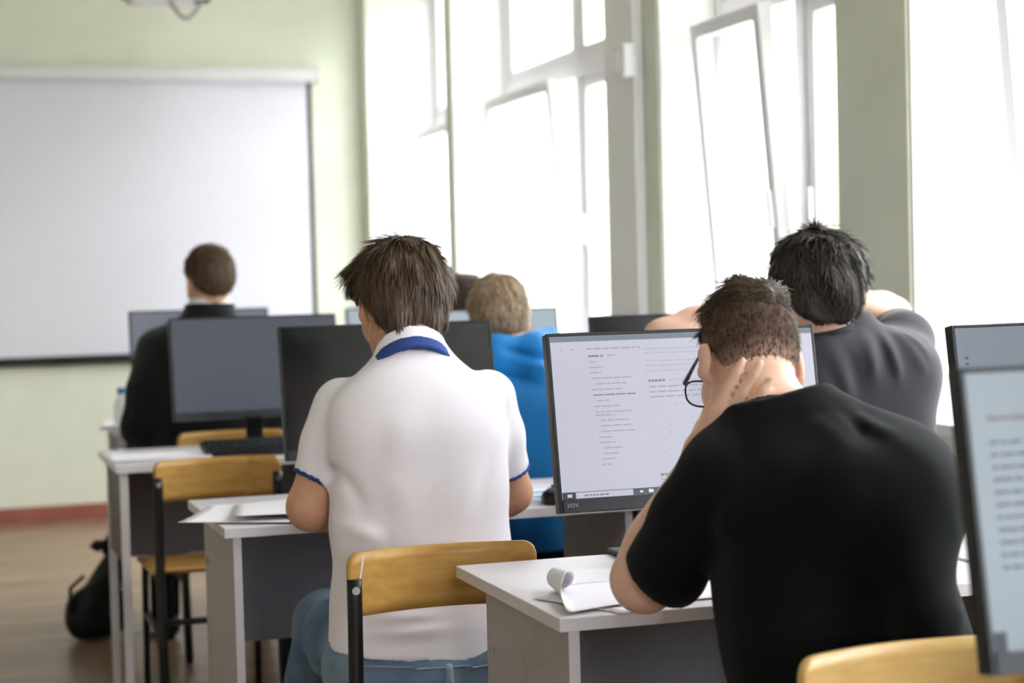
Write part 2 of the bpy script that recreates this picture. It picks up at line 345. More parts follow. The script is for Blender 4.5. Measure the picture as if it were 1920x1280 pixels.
# ---------------------------------------------------------------- chairs
def chair(x, y, label, rz=0, wood='plywood', chip=False, bw=.37, pale=False):
    """school chair; (x, y) is the middle of the backrest, the seat goes towards +y"""
    t = empty('school_chair', (x, y, 0), rz, label, 'chair', 'plywood school chairs')
    hw = bw / 2
    rr, HH = .024, .118
    def curve(px): return .04 - .045 * (px / hw) ** 2
    def back(u, v):
        a_ = (u - .5) * 2; px = hw * math.copysign(1 - (1 - abs(a_)) ** 1.35, a_)
        e = max(0, abs(px) - (hw - rr)); h = HH / 2 - rr + math.sqrt(max(0, rr * rr - e * e))
        return (px, curve(px), .723 + (v - .5) * 2 * h)
    b = MB().grid(back, 36, 6, .011).build('backrest', MATS[wood], t, True)
    if chip:   # worn pale mark at the corner
        w = MB(); pts = [(-hw + .031, .775), (-hw + .029, .762), (-hw + .026, .748), (-hw + .023, .733), (-hw + .018, .715)]
        for (xa, za), (xb, zb) in zip(pts, pts[1:]): w.quad((xa - .004, curve(xa) - .0116, za), (xa + .004, curve(xa) - .0116, za), (xb + .004, curve(xb) - .0116, zb), (xb - .004, curve(xb) - .0116, zb))
        w.build('worn_mark', MATS['paper'], b)
    # seat: dished ply board
    def seat(u, v):
        xx = (u - .5) * .39; yy = .05 + v * .37
        return (xx * (1 - .06 * (1 - v)), yy, .452 - .010 * math.sin(math.pi * u) * math.sin(math.pi * min(1, v * 1.1)) - .02 * max(0, v - .8) ** 2 * 25 * .2 + .012 * max(0, .15 - v) * 6)
    MB().grid(seat, 14, 14, .011).build('seat', MATS[wood], t, True)
    for s in (-1, 1):
        xs = s * (hw - .012)
        # upright of flattened tube behind the backrest running down into the rear leg
        u = MB().tube([(xs, -.017, .735), (xs, -.016, .71), (xs, -.012, .60), (xs, .0, .46), (xs, -.008, .30), (xs, -.05, .012)], .0115, 12, flat=1.25, up=(1, 0, 0)).build('rear_leg', MATS['black_metal'], t, True)
        MB().cyl((xs, -.0300, .716), (xs, -.0272, .716), .0075, n=14).cyl((xs, -.0315, .716), (xs, -.0300, .716), .0035, n=6).build('bolt', MATS['steel'], u)
        MB().cyl((xs, -.05, 0), (xs, -.05, .022), .0135, n=12).build('foot_cap', MATS['plastic_black'], u)
        f = MB().tube([(xs, .015, .435), (xs, .2, .435), (xs, .365, .435), (xs, .385, .425), (xs, .40, .39), (xs, .425, .012)], .0105, 12).build('front_leg', MATS['black_metal'], t, True)
        MB().cyl((xs, .425, 0), (xs, .425, .022), .0135, n=12).build('foot_cap', MATS['plastic_black'], f)
        MB().tube([(xs, -.01, .27), (xs, .408, .27)], .008, 10).build('side_rung', MATS['black_metal'], t, True)
    MB().tube([(-hw + .012, -.01, .315), (hw - .012, -.01, .315)], .0095, 10).build('rear_rung', MATS['black_metal'], t, True)
    MB().tube([(-hw + .012, .2, .432), (hw - .012, .2, .432)], .0095, 10).build('seat_rail', MATS['black_metal'], t, True)
    return t
chair(.905, 3.262, 'plywood chair with a pale worn mark, behind the white polo shirt', chip=True)
chair(1.235, 2.10, 'plywood chair behind the black T-shirt, nearest the camera', wood='plywood_pale')
chair(.79, 5.26, 'empty plywood chair with black legs at the left desk', wood='plywood')
chair(.985, 6.22, 'plywood chair behind the dark suit, partly hidden by a monitor')
chair(1.56, 4.64, 'plywood chair behind the student in the blue jacket')
chair(1.96, 3.30, 'plywood chair under the student in the dark grey T-shirt')
chair(1.86, 6.17, 'plywood chair under the dark-haired student in the farthest row')

# ---------------------------------------------------------------- monitors
def screen_mat(name, rgb, e, refl=.35):
    m = mat(name, (18, 20, 23), refl, .5, emit=(rgb, e * .66)); return m
screen_mat('screen_page', (206, 205, 222), .62, .3)
screen_mat('screen_dim', (140, 146, 160), .42, .3)
screen_mat('screen_slate', (96, 102, 118), .38, .25)
screen_mat('screen_pale', (176, 190, 202), .62, .3)
screen_mat('screen_off', (30, 34, 40), .05, .16)
screen_mat('screen_bluegrey', (140, 156, 168), .5, .25)
screen_mat('print_grey', (176, 176, 192), .6, .5)
screen_mat('print_light', (192, 192, 208), .62, .5)
screen_mat('print_dark', (142, 142, 158), .55, .5)
screen_mat('taskbar', (92, 104, 118), .5, .5)
screen_mat('taskbar_dark', (50, 60, 72), .5, .5)
screen_mat('icon_white', (226, 230, 236), .7, .5)
screen_mat('panel_light', (150, 162, 176), .42, .5)
screen_mat('panel_dark', (60, 72, 80), .32, .5)
screen_mat('print_red', (158, 138, 148), .45, .5)
screen_mat('print_blue', (70, 84, 130), .4, .5)
MW, MH, MTILT = .54, .327, math.radians(9.5)
def monitor(x, y, label, scr='screen_off', top=1.178, rz=0, chin=.024, base=.24):
    t = empty('computer_monitor', (x, y, TOPZ), rz, label, 'monitor', 'thin-framed computer monitors')
    zb = top - TOPZ - MH * math.cos(MTILT)
    R = Matrix.Translation((0, -.02, zb)) @ Matrix.Rotation(-MTILT, 4, 'X')
    sh = MB(); sh.box((0, .017, MH / 2), (MW, .022, MH), .004, R, 3); sh.box((0, .034, MH * .45), (MW * .62, .03, MH * .62), .012, R, 3)
    shell = sh.build('housing', MATS['plastic_black'], t)
    bz = MB(); b = .0065
    for s in (-1, 1): bz.box((s * (MW / 2 - b / 2), .004, MH / 2), (b, .006, MH), .0012, R, 1)
    bz.box((0, .004, MH - b / 2), (MW - 2 * b, .006, b), .0012, R, 1)
    bz.build('bezel', MATS['plastic_black'], shell)
    MB().box((0, .003, chin / 2), (MW - 2 * b, .008, chin), .0012, R, 1).build('chin', MATS['plastic_dark'], shell)
    MB().box((0, .0035, (chin + MH - b) / 2), (MW - 2 * b, .005, MH - b - chin), 0, R).build('screen', MATS[scr], shell)
    MB().box((0, .075, (zb + .12) / 2), (.055, .018, zb + .12), .005).box((0, .055, zb + .12), (.05, .05, .06), .006).build('stand_neck', MATS['plastic_black'], t)
    MB().box((0, .05, .006), (base, .19, .011), .004, seg=3).build('stand_base', MATS['plastic_black'], t)
    return t, shell, R, (MW - 2 * b, MH - b - chin, chin)
def printed(shell, R, geo, rects, material, name='screen_print', lift=.0008):
    """flat marks shown on a screen; rects in fractions (x0, y0 from the top, x1, y1)"""
    W, Hh, ch = geo; m = MB()
    for (x0, y0, x1, y1) in rects:
        pts = [(-W / 2 + a * W, .001 - lift, ch + (1 - b_) * Hh) for a, b_ in ((x0, y1), (x1, y1), (x1, y0), (x0, y0))]
        m.quad(*[R @ Vector(p) for p in pts])
    o = m.build(name, MATS[material], shell)
    if len(rects) > 1: o['kind'] = 'stuff'
    return o
def words(x0, y, x1, h, rnd, gap=.006, wmin=.012, wmax=.045):
    out = []; x = x0
    while x < x1 - .004:
        w = min(rnd.uniform(wmin, wmax), x1 - x); out.append((x, y, x + w, y + h)); x += w + gap
    return out

rnd = random.Random(3)
t, sh, R, g = monitor(1.343, 3.085, 'lit monitor showing a white text page, in front of the glasses wearer', 'screen_page')
printed(sh, R, g, [(0, 0, 1, .035)], 'panel_light', 'browser_bar')
gr, lt, dk = [], [], []
gr += words(.13, .078, .34, .010, rnd); gr += [(.035, .078, .042, .088), (.075, .078, .085, .088)]
dk += words(.135, .122, .19, .012, rnd); gr += words(.205, .122, .235, .010, rnd)
side = [(.160, .135, .17), (.195, .135, .185), (.228, .135, .18), (.262, .14, .295), (.298, .155, .27), (.333, .14, .25), (.366, .142, .30), (.402, .155, .20), (.437, .14, .24), (.472, .145, .29), (.492, .145, .215), (.524, .16, .265), (.558, .16, .275), (.592, .16, .295), (.628, .15, .20), (.660, .15, .21), (.694, .165, .235), (.728, .165, .22), (.762, .155, .205), (.795, .155, .19)]
for k, (yy, a, b_) in enumerate(side): (dk if k == 6 else gr).extend(words(a, yy, b_, .008, rnd, .004))
for yy, e in ((.092, .86), (.118, .86), (.168, .88), (.198, .86), (.230, .78)): lt += words(.345, yy, e, .009, rnd, .006, .015, .06)
dk += words(.352, .290, .415, .014, rnd, .003, .008, .014); lt += words(.43, .292, .54, .009, rnd)
for yy, e in ((.330, .86), (.362, .84), (.393, .58)): gr += words(.352, yy, e, .009, rnd, .006, .015, .06)
for k in range(18):
    xx = .358 + k * .029
    for j in range(10):
        yy = .45 + j * .042
        if rnd.random() < .55: lt.append((xx, yy, xx + rnd.uniform(.004, .012), yy + .008))
    lt.append((xx - .004, .44, xx - .0035, .86))
for j in range(11): lt.append((.354, .44 + j * .042, .87, .4412 + j * .042))
dk += words(.368, .875, .535, .015, rnd, .003, .006, .014); gr += words(.368, .906, .60, .009, rnd); gr += words(.368, .93, .62, .009, rnd)
printed(sh, R, g, gr, 'print_grey'); printed(sh, R, g, lt, 'print_light'); printed(sh, R, g, dk, 'print_dark')
printed(sh, R, g, [(0, .957, 1, 1)], 'taskbar', 'taskbar', .0006); printed(sh, R, g, [(0, .957, .045, 1)], 'taskbar_dark', 'start_button', .0009)
printed(sh, R, g, [(.05, .961, .26, .997)], 'screen_page', 'search_box', .0009); printed(sh, R, g, words(.08, .976, .17, .010, rnd, .003, .008, .02), 'print_dark', 'search_text', .0012)
ic = [(.018, .970, .025, .978), (.0265, .969, .0345, .978), (.018, .980, .025, .988), (.0265, .980, .0345, .989)]
ic += [(.285, .972, .297, .984), (.318, .968, .336, .987), (.318, .965, .326, .969), (.405, .969, .413, .987), (.402, .974, .418, .982)]
ic += [(.358, .966, .379, .969), (.358, .984, .379, .987), (.358, .966, .3605, .987), (.3765, .966, .379, .987), (.364, .974, .373, .9765)]
printed(sh, R, g, ic, 'icon_white', 'taskbar_icons', .0012)
# model number on the chin
fc = bpy.data.curves.new('model_number', 'FONT'); fc.body = '242V'; fc.size = .0105; fc.extrude = .0002
fo = bpy.data.objects.new('model_number', fc); COL.objects.link(fo)
bpy.context.view_layer.update()
dg = bpy.context.evaluated_depsgraph_get(); fm = bpy.data.meshes.new_from_object(fo.evaluated_get(dg)); bpy.data.objects.remove(fo)
fm.transform(R @ Matrix.Translation((-.257, -.0016, .0095)) @ Matrix.Rotation(math.radians(90), 4, 'X'))
fm.materials.clear(); fm.materials.append(MATS['desk_grey']); mo = bpy.data.objects.new('model_number', fm); COL.objects.link(mo); mo.parent = sh

monitor(1.083, 4.325, 'black switched-off monitor in front of the white polo shirt student', 'screen_off')
monitor(1.003, 5.775, 'slate-grey switched-off monitor between the suited student and the empty chair', 'screen_slate', top=1.182)  # screen is off; its grey glow stands in for reflected daylight
monitor(1.013, 7.05, 'monitor in front of the suited student, mostly hidden behind his back', 'screen_dim', top=1.192)
monitor(1.90, 4.345, 'dark monitor with an elbow raised in front of it', 'screen_off')
monitor(1.85, 6.98, 'pale lit monitor in the farthest row beside the dark-haired head', 'screen_pale', top=1.18)
monitor(1.752, 5.72, 'pale lit monitor just right of the blond head', 'screen_pale', top=1.182)
t, sh, R, g = monitor(2.150, 3.03, 'monitor by the windows showing a split light and dark page', 'screen_slate', top=1.168)
printed(sh, R, g, [(.0, .0, .3, 1)], 'panel_light', 'page_column'); printed(sh, R, g, [(.3, .0, 1, 1)], 'panel_dark', 'code_column')
printed(sh, R, g, words(.16, .075, .28, .01, rnd), 'print_dark', 'tab_text', .0012); printed(sh, R, g, [(.03, .13, .045, .135), (.03, .155, .045, .16), (.03, .13, .0325, .16), (.0425, .13, .045, .16)], 'print_red', 'red_icon', .0012)
printed(sh, R, g, [(.03, .19, .044, .206), (.03, .23, .044, .246), (.03, .33, .044, .346)], 'print_blue', 'side_icons', .0012)
printed(sh, R, g, sum([words(.33 + .03 * (k % 3), .08 + k * .045, .5 + .06 * (k * 7 % 4), .009, rnd) for k in range(18)], []), 'print_grey', 'code_text', .0012)
t, sh, R, g = monitor(1.321, 1.665, 'large blurred monitor at the right edge, nearest the camera', 'screen_bluegrey', top=1.172)
printed(sh, R, g, words(.04, .16, .14, .016, rnd), 'print_red', 'red_heading', .0009)
printed(sh, R, g, sum([words(.04, .25 + .045 * k, .12 + .03 * (k * 5 % 4), .010, rnd) for k in range(11)], []), 'taskbar', 'page_text', .0009)
printed(sh, R, g, [(.0, .93, .03, 1)], 'taskbar_dark', 'start_button', .0009)

# ---------------------------------------------------------------- things on the desks
def keyboard(x, y, label, z=TOPZ, tilt=.06, rz=0, keys=True):
    t = empty('keyboard', (x, y, z), rz, label, 'keyboard', 'black keyboards')
    R_ = Matrix.Translation((0, 0, .003 + .07 * math.sin(tilt))) @ Matrix.Rotation(tilt, 4, 'X')
    MB().box((0, 0, .010), (.44, .14, .018), .005, R_).build('keyboard_base', MATS['plastic_black'], t)
    k = MB()
    for r in range(5):
        for c in range(20):
            if r == 0 and 4 <= c <= 8: continue
            k.box((-.20 + c * .021, -.05 + r * .024, .022), (.017, .019, .008), .0, R_)
    k.box((-.20 + 6 * .021, -.05, .022), (.1, .019, .008), 0, R_)
    o = k.build('keys', MATS['keys'], t); o['kind'] = 'stuff'
    return t
keyboard(1.025, 5.655, 'black keyboard on the left desk in front of the slate-grey monitor', tilt=.16)
keyboard(1.12, 4.13, 'black keyboard in front of the white polo shirt student')
def mouse(x, y, label, rz=0):
    t = empty('computer_mouse', (x, y, TOPZ), rz, label, 'mouse')
    def top(u, v):
        a = math.pi * u; yy = (v - .5) * .11; w = .031 * (1 - .25 * (2 * v - 1) ** 4) * math.sqrt(max(0, 1 - (2 * v - 1) ** 6))
        return (-w * math.cos(a), yy, .001 + .036 * math.sin(a) ** .6 * math.sqrt(max(0, 1 - ((2 * v - .85) / 1.16) ** 2)))
    MB().grid(top, 14, 18).build('mouse_shell', MATS['plastic_black'], t, True)
    MB().cyl((-.004, .03, .031), (.004, .03, .031), .009, n=14).build('scroll_wheel', MATS['plastic_dark'], t, True)
    MB().tube([(0, .052, .008), (.01, .10, .004), (.03, .18, .004), (.02, .26, .004)], .002, 6).build('mouse_cable', MATS['plastic_black'], t, True)
    return t
mouse(1.395, 4.02, 'black computer mouse by the right elbow of the white polo shirt', -.2)

def sheet(name, x, y, z, w, h, rz, label, fn=None, nu=18, nv=14, group=None, th=.0006, mt='paper'):
    f = fn or (lambda u, v: 0.0)
    def s(u, v):
        r = f(u, v)
        return ((u - .5) * w + (r[0] if isinstance(r, tuple) else 0), (v - .5) * h + (r[1] if isinstance(r, tuple) else 0), .001 + (r[2] if isinstance(r, tuple) else r))
    o = MB().grid(s, nu, nv, th).build(name, MATS[mt], None, True, (x, y, z), (0, 0, rz))
    return tag(o, label, 'paper', group)
# curled sheets on the near desk
def curl(u, v):
    # the left end rolls up and over, tighter at the far corner
    k = .06 + .34 * (1 - u) ** .8; R_ = .0165 + .012 * u; L_ = .297
    if v > k: return (0, 0, .004 + .002 * math.sin(5 * v))
    sarc = (k - v) * L_; a = sarc / R_
    return (0, (k - .5) * L_ - R_ * math.sin(a) - (v - .5) * L_, .004 + R_ * (1 - math.cos(a)))
sheet('paper_sheet', 1.055, 2.80, TOPZ, .21, .297, math.radians(-76), 'white sheet with one corner rolled up, on the near desk', curl, 16, 48, 'loose papers')
sheet('paper_sheet', 1.115, 2.79, TOPZ, .21, .297, math.radians(-66), 'flat white sheet under the rolled-up sheet on the near desk', lambda u, v: .0012 + .0006 * math.sin(4 * u), 14, 10, 'loose papers')
sheet('paper_sheet', 1.205, 2.80, TOPZ, .21, .297, math.radians(-84), 'white sheet lying under the elbow of the black T-shirt student', lambda u, v: .002 + .0007 * math.sin(5 * v), 14, 10, 'loose papers')
# sheets over the corner of the middle desk
sheet('paper_sheet', .70, 4.10, TOPZ, .21, .297, math.radians(62), 'white sheet jutting over the left corner of the middle desk', lambda u, v: .012 * u * u + .004, 16, 12, 'loose papers')
sheet('paper_sheet', .80, 4.09, TOPZ + .012, .21, .297, math.radians(80), 'white sheet lifting at one side beside the bare left elbow', lambda u, v: .006 + .022 * (1 - v) * u, 16, 12, 'loose papers')
sheet('paper_sheet', .90, 4.12, TOPZ, .21, .297, math.radians(94), 'white sheet lying flat near the left hand of the polo shirt student', lambda u, v: .002, 10, 8, 'loose papers')
def paper_stack(x, y, z, n, rz, label, w=.21, h=.297, th=.0018):
    t = empty('paper_stack', (x, y, z), rz, label, 'papers')
    for k in range(n):
        MB().box((random.uniform(-.004, .004), random.uniform(-.004, .004), th * (k + .5) + .0005), (w, h, th * .9), .0004).build('paper_layer', MATS['paper'], t, rot=(0, 0, random.uniform(-.03, .03)))
    return t
paper_stack(.675, 5.66, TOPZ, 7, math.radians(86), 'low stack of white papers on the left desk beside the keyboard')
paper_stack(.77, 6.995, TOPZ, 9, math.radians(80), 'white papers at the left corner of the farthest left desk')
pr = empty('printed_sheet', (1.50, 4.19, TOPZ), math.radians(12), 'white sheet with pale cyan print beside the mouse', 'paper')
MB().box((0, 0, .001), (.297, .21, .001)).build('page', MATS['paper'], pr)
MB().box((-.02, -.035, .0017), (.22, .05, .0004)).box((-.08, .05, .0017), (.08, .03, .0004)).build('cyan_print', MATS['cyan_ink'], pr)
# bottle by the suited student
bt = empty('water_bottle', (.690, 6.93, TOPZ + .018), 0, 'small clear bottle with a blue cap beside the suited student', 'bottle')
mat('bottle_plastic', (226, 230, 228), .15, .5, alpha=.55); mat('cap_blue', (28, 116, 170), .4, .4)
MB().lathe([(.028, 0), (.031, .004), (.031, .07), (.029, .085), (.012, .115), (.011, .12)]).build('bottle_body', MATS['bottle_plastic'], bt, True)
MB().lathe([(.0145, .118), (.0155, .12), (.0155, .136), (.0145, .14)], 18).build('bottle_cap', MATS['cap_blue'], bt, True)
# clutter right of the slate-grey monitor: books and a cup
bk = empty('book', (1.245, 5.93, TOPZ), .1, 'grey book with brown cover edge lying by the switched-off monitor', 'book')
MB().box((0, 0, .016), (.15, .2, .024), .001).build('page_block', MATS['paper'], bk)
mat('book_brown', (150, 104, 74), .6, .3); mat('book_grey', (128, 132, 140), .6, .3)
MB().box((0, 0, .002), (.158, .21, .003)).box((-.0775, 0, .016), (.003, .21, .03)).build('book_cover', MATS['book_brown'], bk)
MB().box((0, 0, .0305), (.158, .21, .003)).build('front_cover', MATS['book_grey'], bk)
cp = empty('paper_cup', (1.255, 5.70, TOPZ), 0, 'small white cup standing between keyboard and switched-off monitor', 'cup')
MB().lathe([(.022, 0), (.024, .002), (.031, .074), (.029, .074), (.022, .006), (.002, .005)], 24).build('cup_body', MATS['paper'], cp, True)
MB().tube([(.0315 * math.cos(a), .0315 * math.sin(a), .074) for a in [2 * math.pi * k / 24 for k in range(24)]], .0014, 6, closed=True).build('cup_rim', MATS['paper'], cp, True)

# ---------------------------------------------------------------- implicit surfaces for bodies, clothes, bag
def V(*a): return np.array(a, dtype=np.float32)
def nrm(v): v = np.asarray(v, dtype=np.float32); return v / (np.linalg.norm(v) + 1e-9)
def smin(a, b, k):
    if k <= 0: return np.minimum(a, b)
    h = np.clip(.5 + .5 * (b - a) / k, 0, 1); return b + (a - b) * h - k * h * (1 - h)
def smax(a, b, k): return -smin(-a, -b, k)
class Cap:
    def __init__(s, a, b, ra, rb): s.a, s.b, s.ra, s.rb = V(*a), V(*b), ra, rb
    def box(s): r = max(s.ra, s.rb); return np.minimum(s.a, s.b) - r, np.maximum(s.a, s.b) + r
    def __call__(s, p):
        d = s.b - s.a; q = p - s.a; t = np.clip((q @ d) / (d @ d + 1e-12), 0, 1)
        return np.linalg.norm(q - t[..., None] * d, axis=-1) - (s.ra + (s.rb - s.ra) * t)
class Ell:
    def __init__(s, c, r, R=None): s.c, s.r, s.R = V(*c), V(*r), (np.eye(3, dtype=np.float32) if R is None else np.asarray(R, dtype=np.float32))
    def box(s): e = np.abs(s.R) @ s.r; return s.c - e, s.c + e
    def __call__(s, p):
        q = (p - s.c) @ s.R; k0 = np.linalg.norm(q / s.r, axis=-1); k1 = np.linalg.norm(q / (s.r * s.r), axis=-1)
        return k0 * (k0 - 1) / (k1 + 1e-6)
class Loft:
    """elliptic sections along an axis; sec = (t, rx, ry, cy)"""
    def __init__(s, a, b, right, sec, n=2.3, off=0.):
        s.a, s.b = V(*a), V(*b); s.L = float(np.linalg.norm(s.b - s.a)); u = (s.b - s.a) / s.L
        r = V(*right); r = nrm(r - u * (r @ u)); s.R = np.stack([r, np.cross(u, r), u], 1).astype(np.float32)
        t0 = [x[0] for x in sec]; tt = np.linspace(t0[0], t0[-1], 160); ker = np.hanning(17)[1:-1]; ker /= ker.sum()
        def sm(v): q = np.interp(tt, t0, v); return np.convolve(np.pad(q, 7, mode='reflect', reflect_type='odd'), ker, 'valid')
        s.T = tt; s.rx, s.ry, s.cy = sm([x[1] + off for x in sec]), sm([x[2] + off for x in sec]), sm([x[3] if len(x) > 3 else 0 for x in sec]); s.n = n
    def box(s):
        e = max(max(s.rx), max(s.ry)) + .04; t0, t1 = s.T[0], s.T[-1]; d = s.b - s.a
        return np.minimum(s.a + d * t0, s.a + d * t1) - e, np.maximum(s.a + d * t0, s.a + d * t1) + e
    def __call__(s, p):
        q = (p - s.a) @ s.R; t = q[..., 2] / s.L
        rx, ry, cy = np.interp(t, s.T, s.rx), np.interp(t, s.T, s.ry), np.interp(t, s.T, s.cy)
        k = (np.abs(q[..., 0] / rx) ** s.n + np.abs((q[..., 1] - cy) / ry) ** s.n) ** (1 / s.n)
        d = (k - 1) * np.minimum(rx, ry)
        d = np.maximum(d, (t - s.T[-1]) * s.L); return np.maximum(d, (s.T[0] - t) * s.L).astype(np.float32)
class Vol:
    def __init__(s, lo, hi, h):
        s.lo = V(*lo); s.h = h; s.n = np.maximum(4, np.ceil((V(*hi) - s.lo) / h).astype(int) + 1)
        s.A = np.full(s.n, .5, np.float32)
    @classmethod
    def around(cls, prims, h, pad=.03):
        B = [q.box() for q in prims]; return cls(np.min([b[0] for b in B], 0) - pad, np.max([b[1] for b in B], 0) + pad, h)
    def sl(s, box, m):
        i0 = np.maximum(0, np.floor((box[0] - m - s.lo) / s.h).astype(int)); i1 = np.minimum(s.n, np.ceil((box[1] + m - s.lo) / s.h).astype(int) + 1)
        return i0, np.maximum(i1, i0)
    def pts(s, i0=None, i1=None):
        i0 = np.zeros(3, int) if i0 is None else i0; i1 = s.n if i1 is None else i1
        ax = [s.lo[k] + s.h * np.arange(i0[k], i1[k], dtype=np.float32) for k in range(3)]
        return np.stack(np.meshgrid(*ax, indexing='ij'), -1).astype(np.float32)
    def add(s, f, k=.02, m=None):
        i0, i1 = s.sl(f.box(), (k if m is None else m) + 3 * s.h)
        if np.any(i1 <= i0): return s
        S = np.s_[i0[0]:i1[0], i0[1]:i1[1], i0[2]:i1[2]]
        s.A[S] = smin(s.A[S], f(s.pts(i0, i1)), k); return s
    def cut(s, f, k=.004):
        i0, i1 = s.sl(f.box(), k + 3 * s.h)
        if np.any(i1 <= i0): return s
        S = np.s_[i0[0]:i1[0], i0[1]:i1[1], i0[2]:i1[2]]
        s.A[S] = smax(s.A[S], -f(s.pts(i0, i1)), k); return s
    def mesh(s):
        A = s.A; A[0] = A[-1] = .1; A[:, 0] = A[:, -1] = .1; A[:, :, 0] = A[:, :, -1] = .1
        S = A < 0
        C = sum(S[i:S.shape[0] - 1 + i, j:S.shape[1] - 1 + j, k:S.shape[2] - 1 + k].astype(np.int8) for i in (0, 1) for j in (0, 1) for k in (0, 1))
        act = (C > 0) & (C < 8); ijk = np.argwhere(act); idx = np.full(act.shape, -1, np.int32); idx[act] = np.arange(len(ijk))
        acc = np.zeros((len(ijk), 3), np.float32); cnt = np.zeros(len(ijk), np.float32)
        cor = [(i, j, k) for i in (0, 1) for j in (0, 1) for k in (0, 1)]
        val = {c: A[ijk[:, 0] + c[0], ijk[:, 1] + c[1], ijk[:, 2] + c[2]] for c in cor}
        for c in cor:
            for ax in range(3):
                if c[ax]: continue
                d = tuple(1 if q == ax else c[q] for q in range(3)); a, b = val[c], val[d]; m = (a < 0) != (b < 0)
                t = np.where(m, a / np.where(m, a - b, 1), 0)
                pt = np.zeros((len(ijk), 3), np.float32) + np.array(c, np.float32); pt[:, ax] += t
                acc[m] += pt[m]; cnt[m] += 1
        vs = (ijk + acc / cnt[:, None]) * s.h + s.lo
        F = []
        for ax in range(3):
            u, v = [(1, 2), (2, 0), (0, 1)][ax]
            a = [slice(None)] * 3; b = [slice(None)] * 3; a[ax] = slice(0, -1); b[ax] = slice(1, None)
            X = S[tuple(a)] != S[tuple(b)]; E = np.argwhere(X)
            E = E[(E[:, u] > 0) & (E[:, v] > 0) & (E[:, u] < act.shape[u]) & (E[:, v] < act.shape[v])]
            if not len(E): continue
            def at(du, dv): q = E.copy(); q[:, u] -= du; q[:, v] -= dv; return idx[q[:, 0], q[:, 1], q[:, 2]]
            Q = np.stack([at(1, 1), at(0, 1), at(0, 0), at(1, 0)], 1)
            ins = S[E[:, 0], E[:, 1], E[:, 2]]; Q[~ins] = Q[~ins][:, ::-1]; F.append(Q)
        return vs, np.concatenate(F)
def scat(idx, w, n): return np.stack([np.bincount(idx, w[:, k], n) for k in range(3)], 1)
def relax(vs, F, it=1, w=.5):
    n = len(vs); a = np.concatenate([F[:, i] for i in range(4)]); b = np.concatenate([F[:, (i + 1) % 4] for i in range(4)])
    ia, ib = np.concatenate([a, b]), np.concatenate([b, a]); c = np.maximum(np.bincount(ia, minlength=n), 1)[:, None]
    for _ in range(it): vs = (vs * (1 - w) + w * scat(ia, vs[ib], n) / c).astype(np.float32)
    return vs
def normals(vs, F):
    q = np.cross(vs[F[:, 2]] - vs[F[:, 0]], vs[F[:, 3]] - vs[F[:, 1]]); N = scat(np.concatenate([F[:, i] for i in range(4)]), np.concatenate([q] * 4), len(vs))
    return (N / (np.linalg.norm(N, axis=1, keepdims=True) + 1e-12)).astype(np.float32)
def npmesh(name, vs, F, m, parent, origin, smooth=True, attr=None):
    me = bpy.data.meshes.new(name); me.from_pydata((np.asarray(vs) - np.asarray(origin, dtype=np.float32)).tolist(), [], np.asarray(F).tolist())
    me.materials.append(MATS[m] if isinstance(m, str) else m)
    if smooth: me.polygons.foreach_set('use_smooth', [True] * len(me.polygons))
    if attr is not None:
        at = me.attributes.new('hv', 'FLOAT', 'POINT'); at.data.foreach_set('value', np.asarray(attr, dtype=np.float32))
    me.update(); o = bpy.data.objects.new(name, me); COL.objects.link(o); o.parent = parent; return o
def volobj(name, vol, m, parent, origin, it=1):
    vs, F = vol.mesh(); vs = relax(vs, F, it); return npmesh(name, vs, F, m, parent, origin)
def subgrid(p, lo, hi):
    """index box of a regular point grid p that covers lo..hi"""
    o = p[0, 0, 0]; h = float(p[1, 0, 0, 0] - p[0, 0, 0, 0]); n = np.array(p.shape[:3])
    i0 = np.clip(np.floor((lo - o) / h).astype(int), 0, n); i1 = np.clip(np.ceil((hi - o) / h).astype(int) + 1, 0, n)
    return np.s_[i0[0]:i1[0], i0[1]:i1[1], i0[2]:i1[2]], bool(np.all(i1 > i0))
def local(f, p, m=.09):
    out = np.full(p.shape[:3], .5, np.float32); b = f.box(); S, ok = subgrid(p, b[0] - m, b[1] + m)
    if ok: out[S] = f(p[S])
    return out
class Ridges:
    """raised (or sunk) cloth folds: (point, point, width, height)"""
    def __init__(s, L): s.L = L
    def __call__(s, p):
        D = np.zeros(p.shape[:-1], np.float32)
        for a, b, w, h in s.L:
            a, b = V(*a), V(*b); S, ok = subgrid(p, np.minimum(a, b) - V(2.6, 8, 2.6) * w, np.maximum(a, b) + V(2.6, 8, 2.6) * w)
            if not ok: continue
            d = b - a; q = p[S] - a; t = np.clip((q @ d) / (d @ d), 0, 1); e = (q - t[..., None] * d) * V(1, .3, 1)
            D[S] += h * np.exp(-np.sum(e * e, -1) / (w * w)) * (np.sin(np.pi * t) * .75 + .25)
        return D
def waves(seed, scale, amp, stretch=(1, 1, 1), n=6):
    r = np.random.RandomState(seed); K = r.normal(0, 1, (n, 3)) * scale * np.array(stretch); ph = r.uniform(0, 6.28, n)
    return lambda p: sum(np.sin(p @ K[i].astype(np.float32) + ph[i]) for i in range(n)).astype(np.float32) * (amp / n)

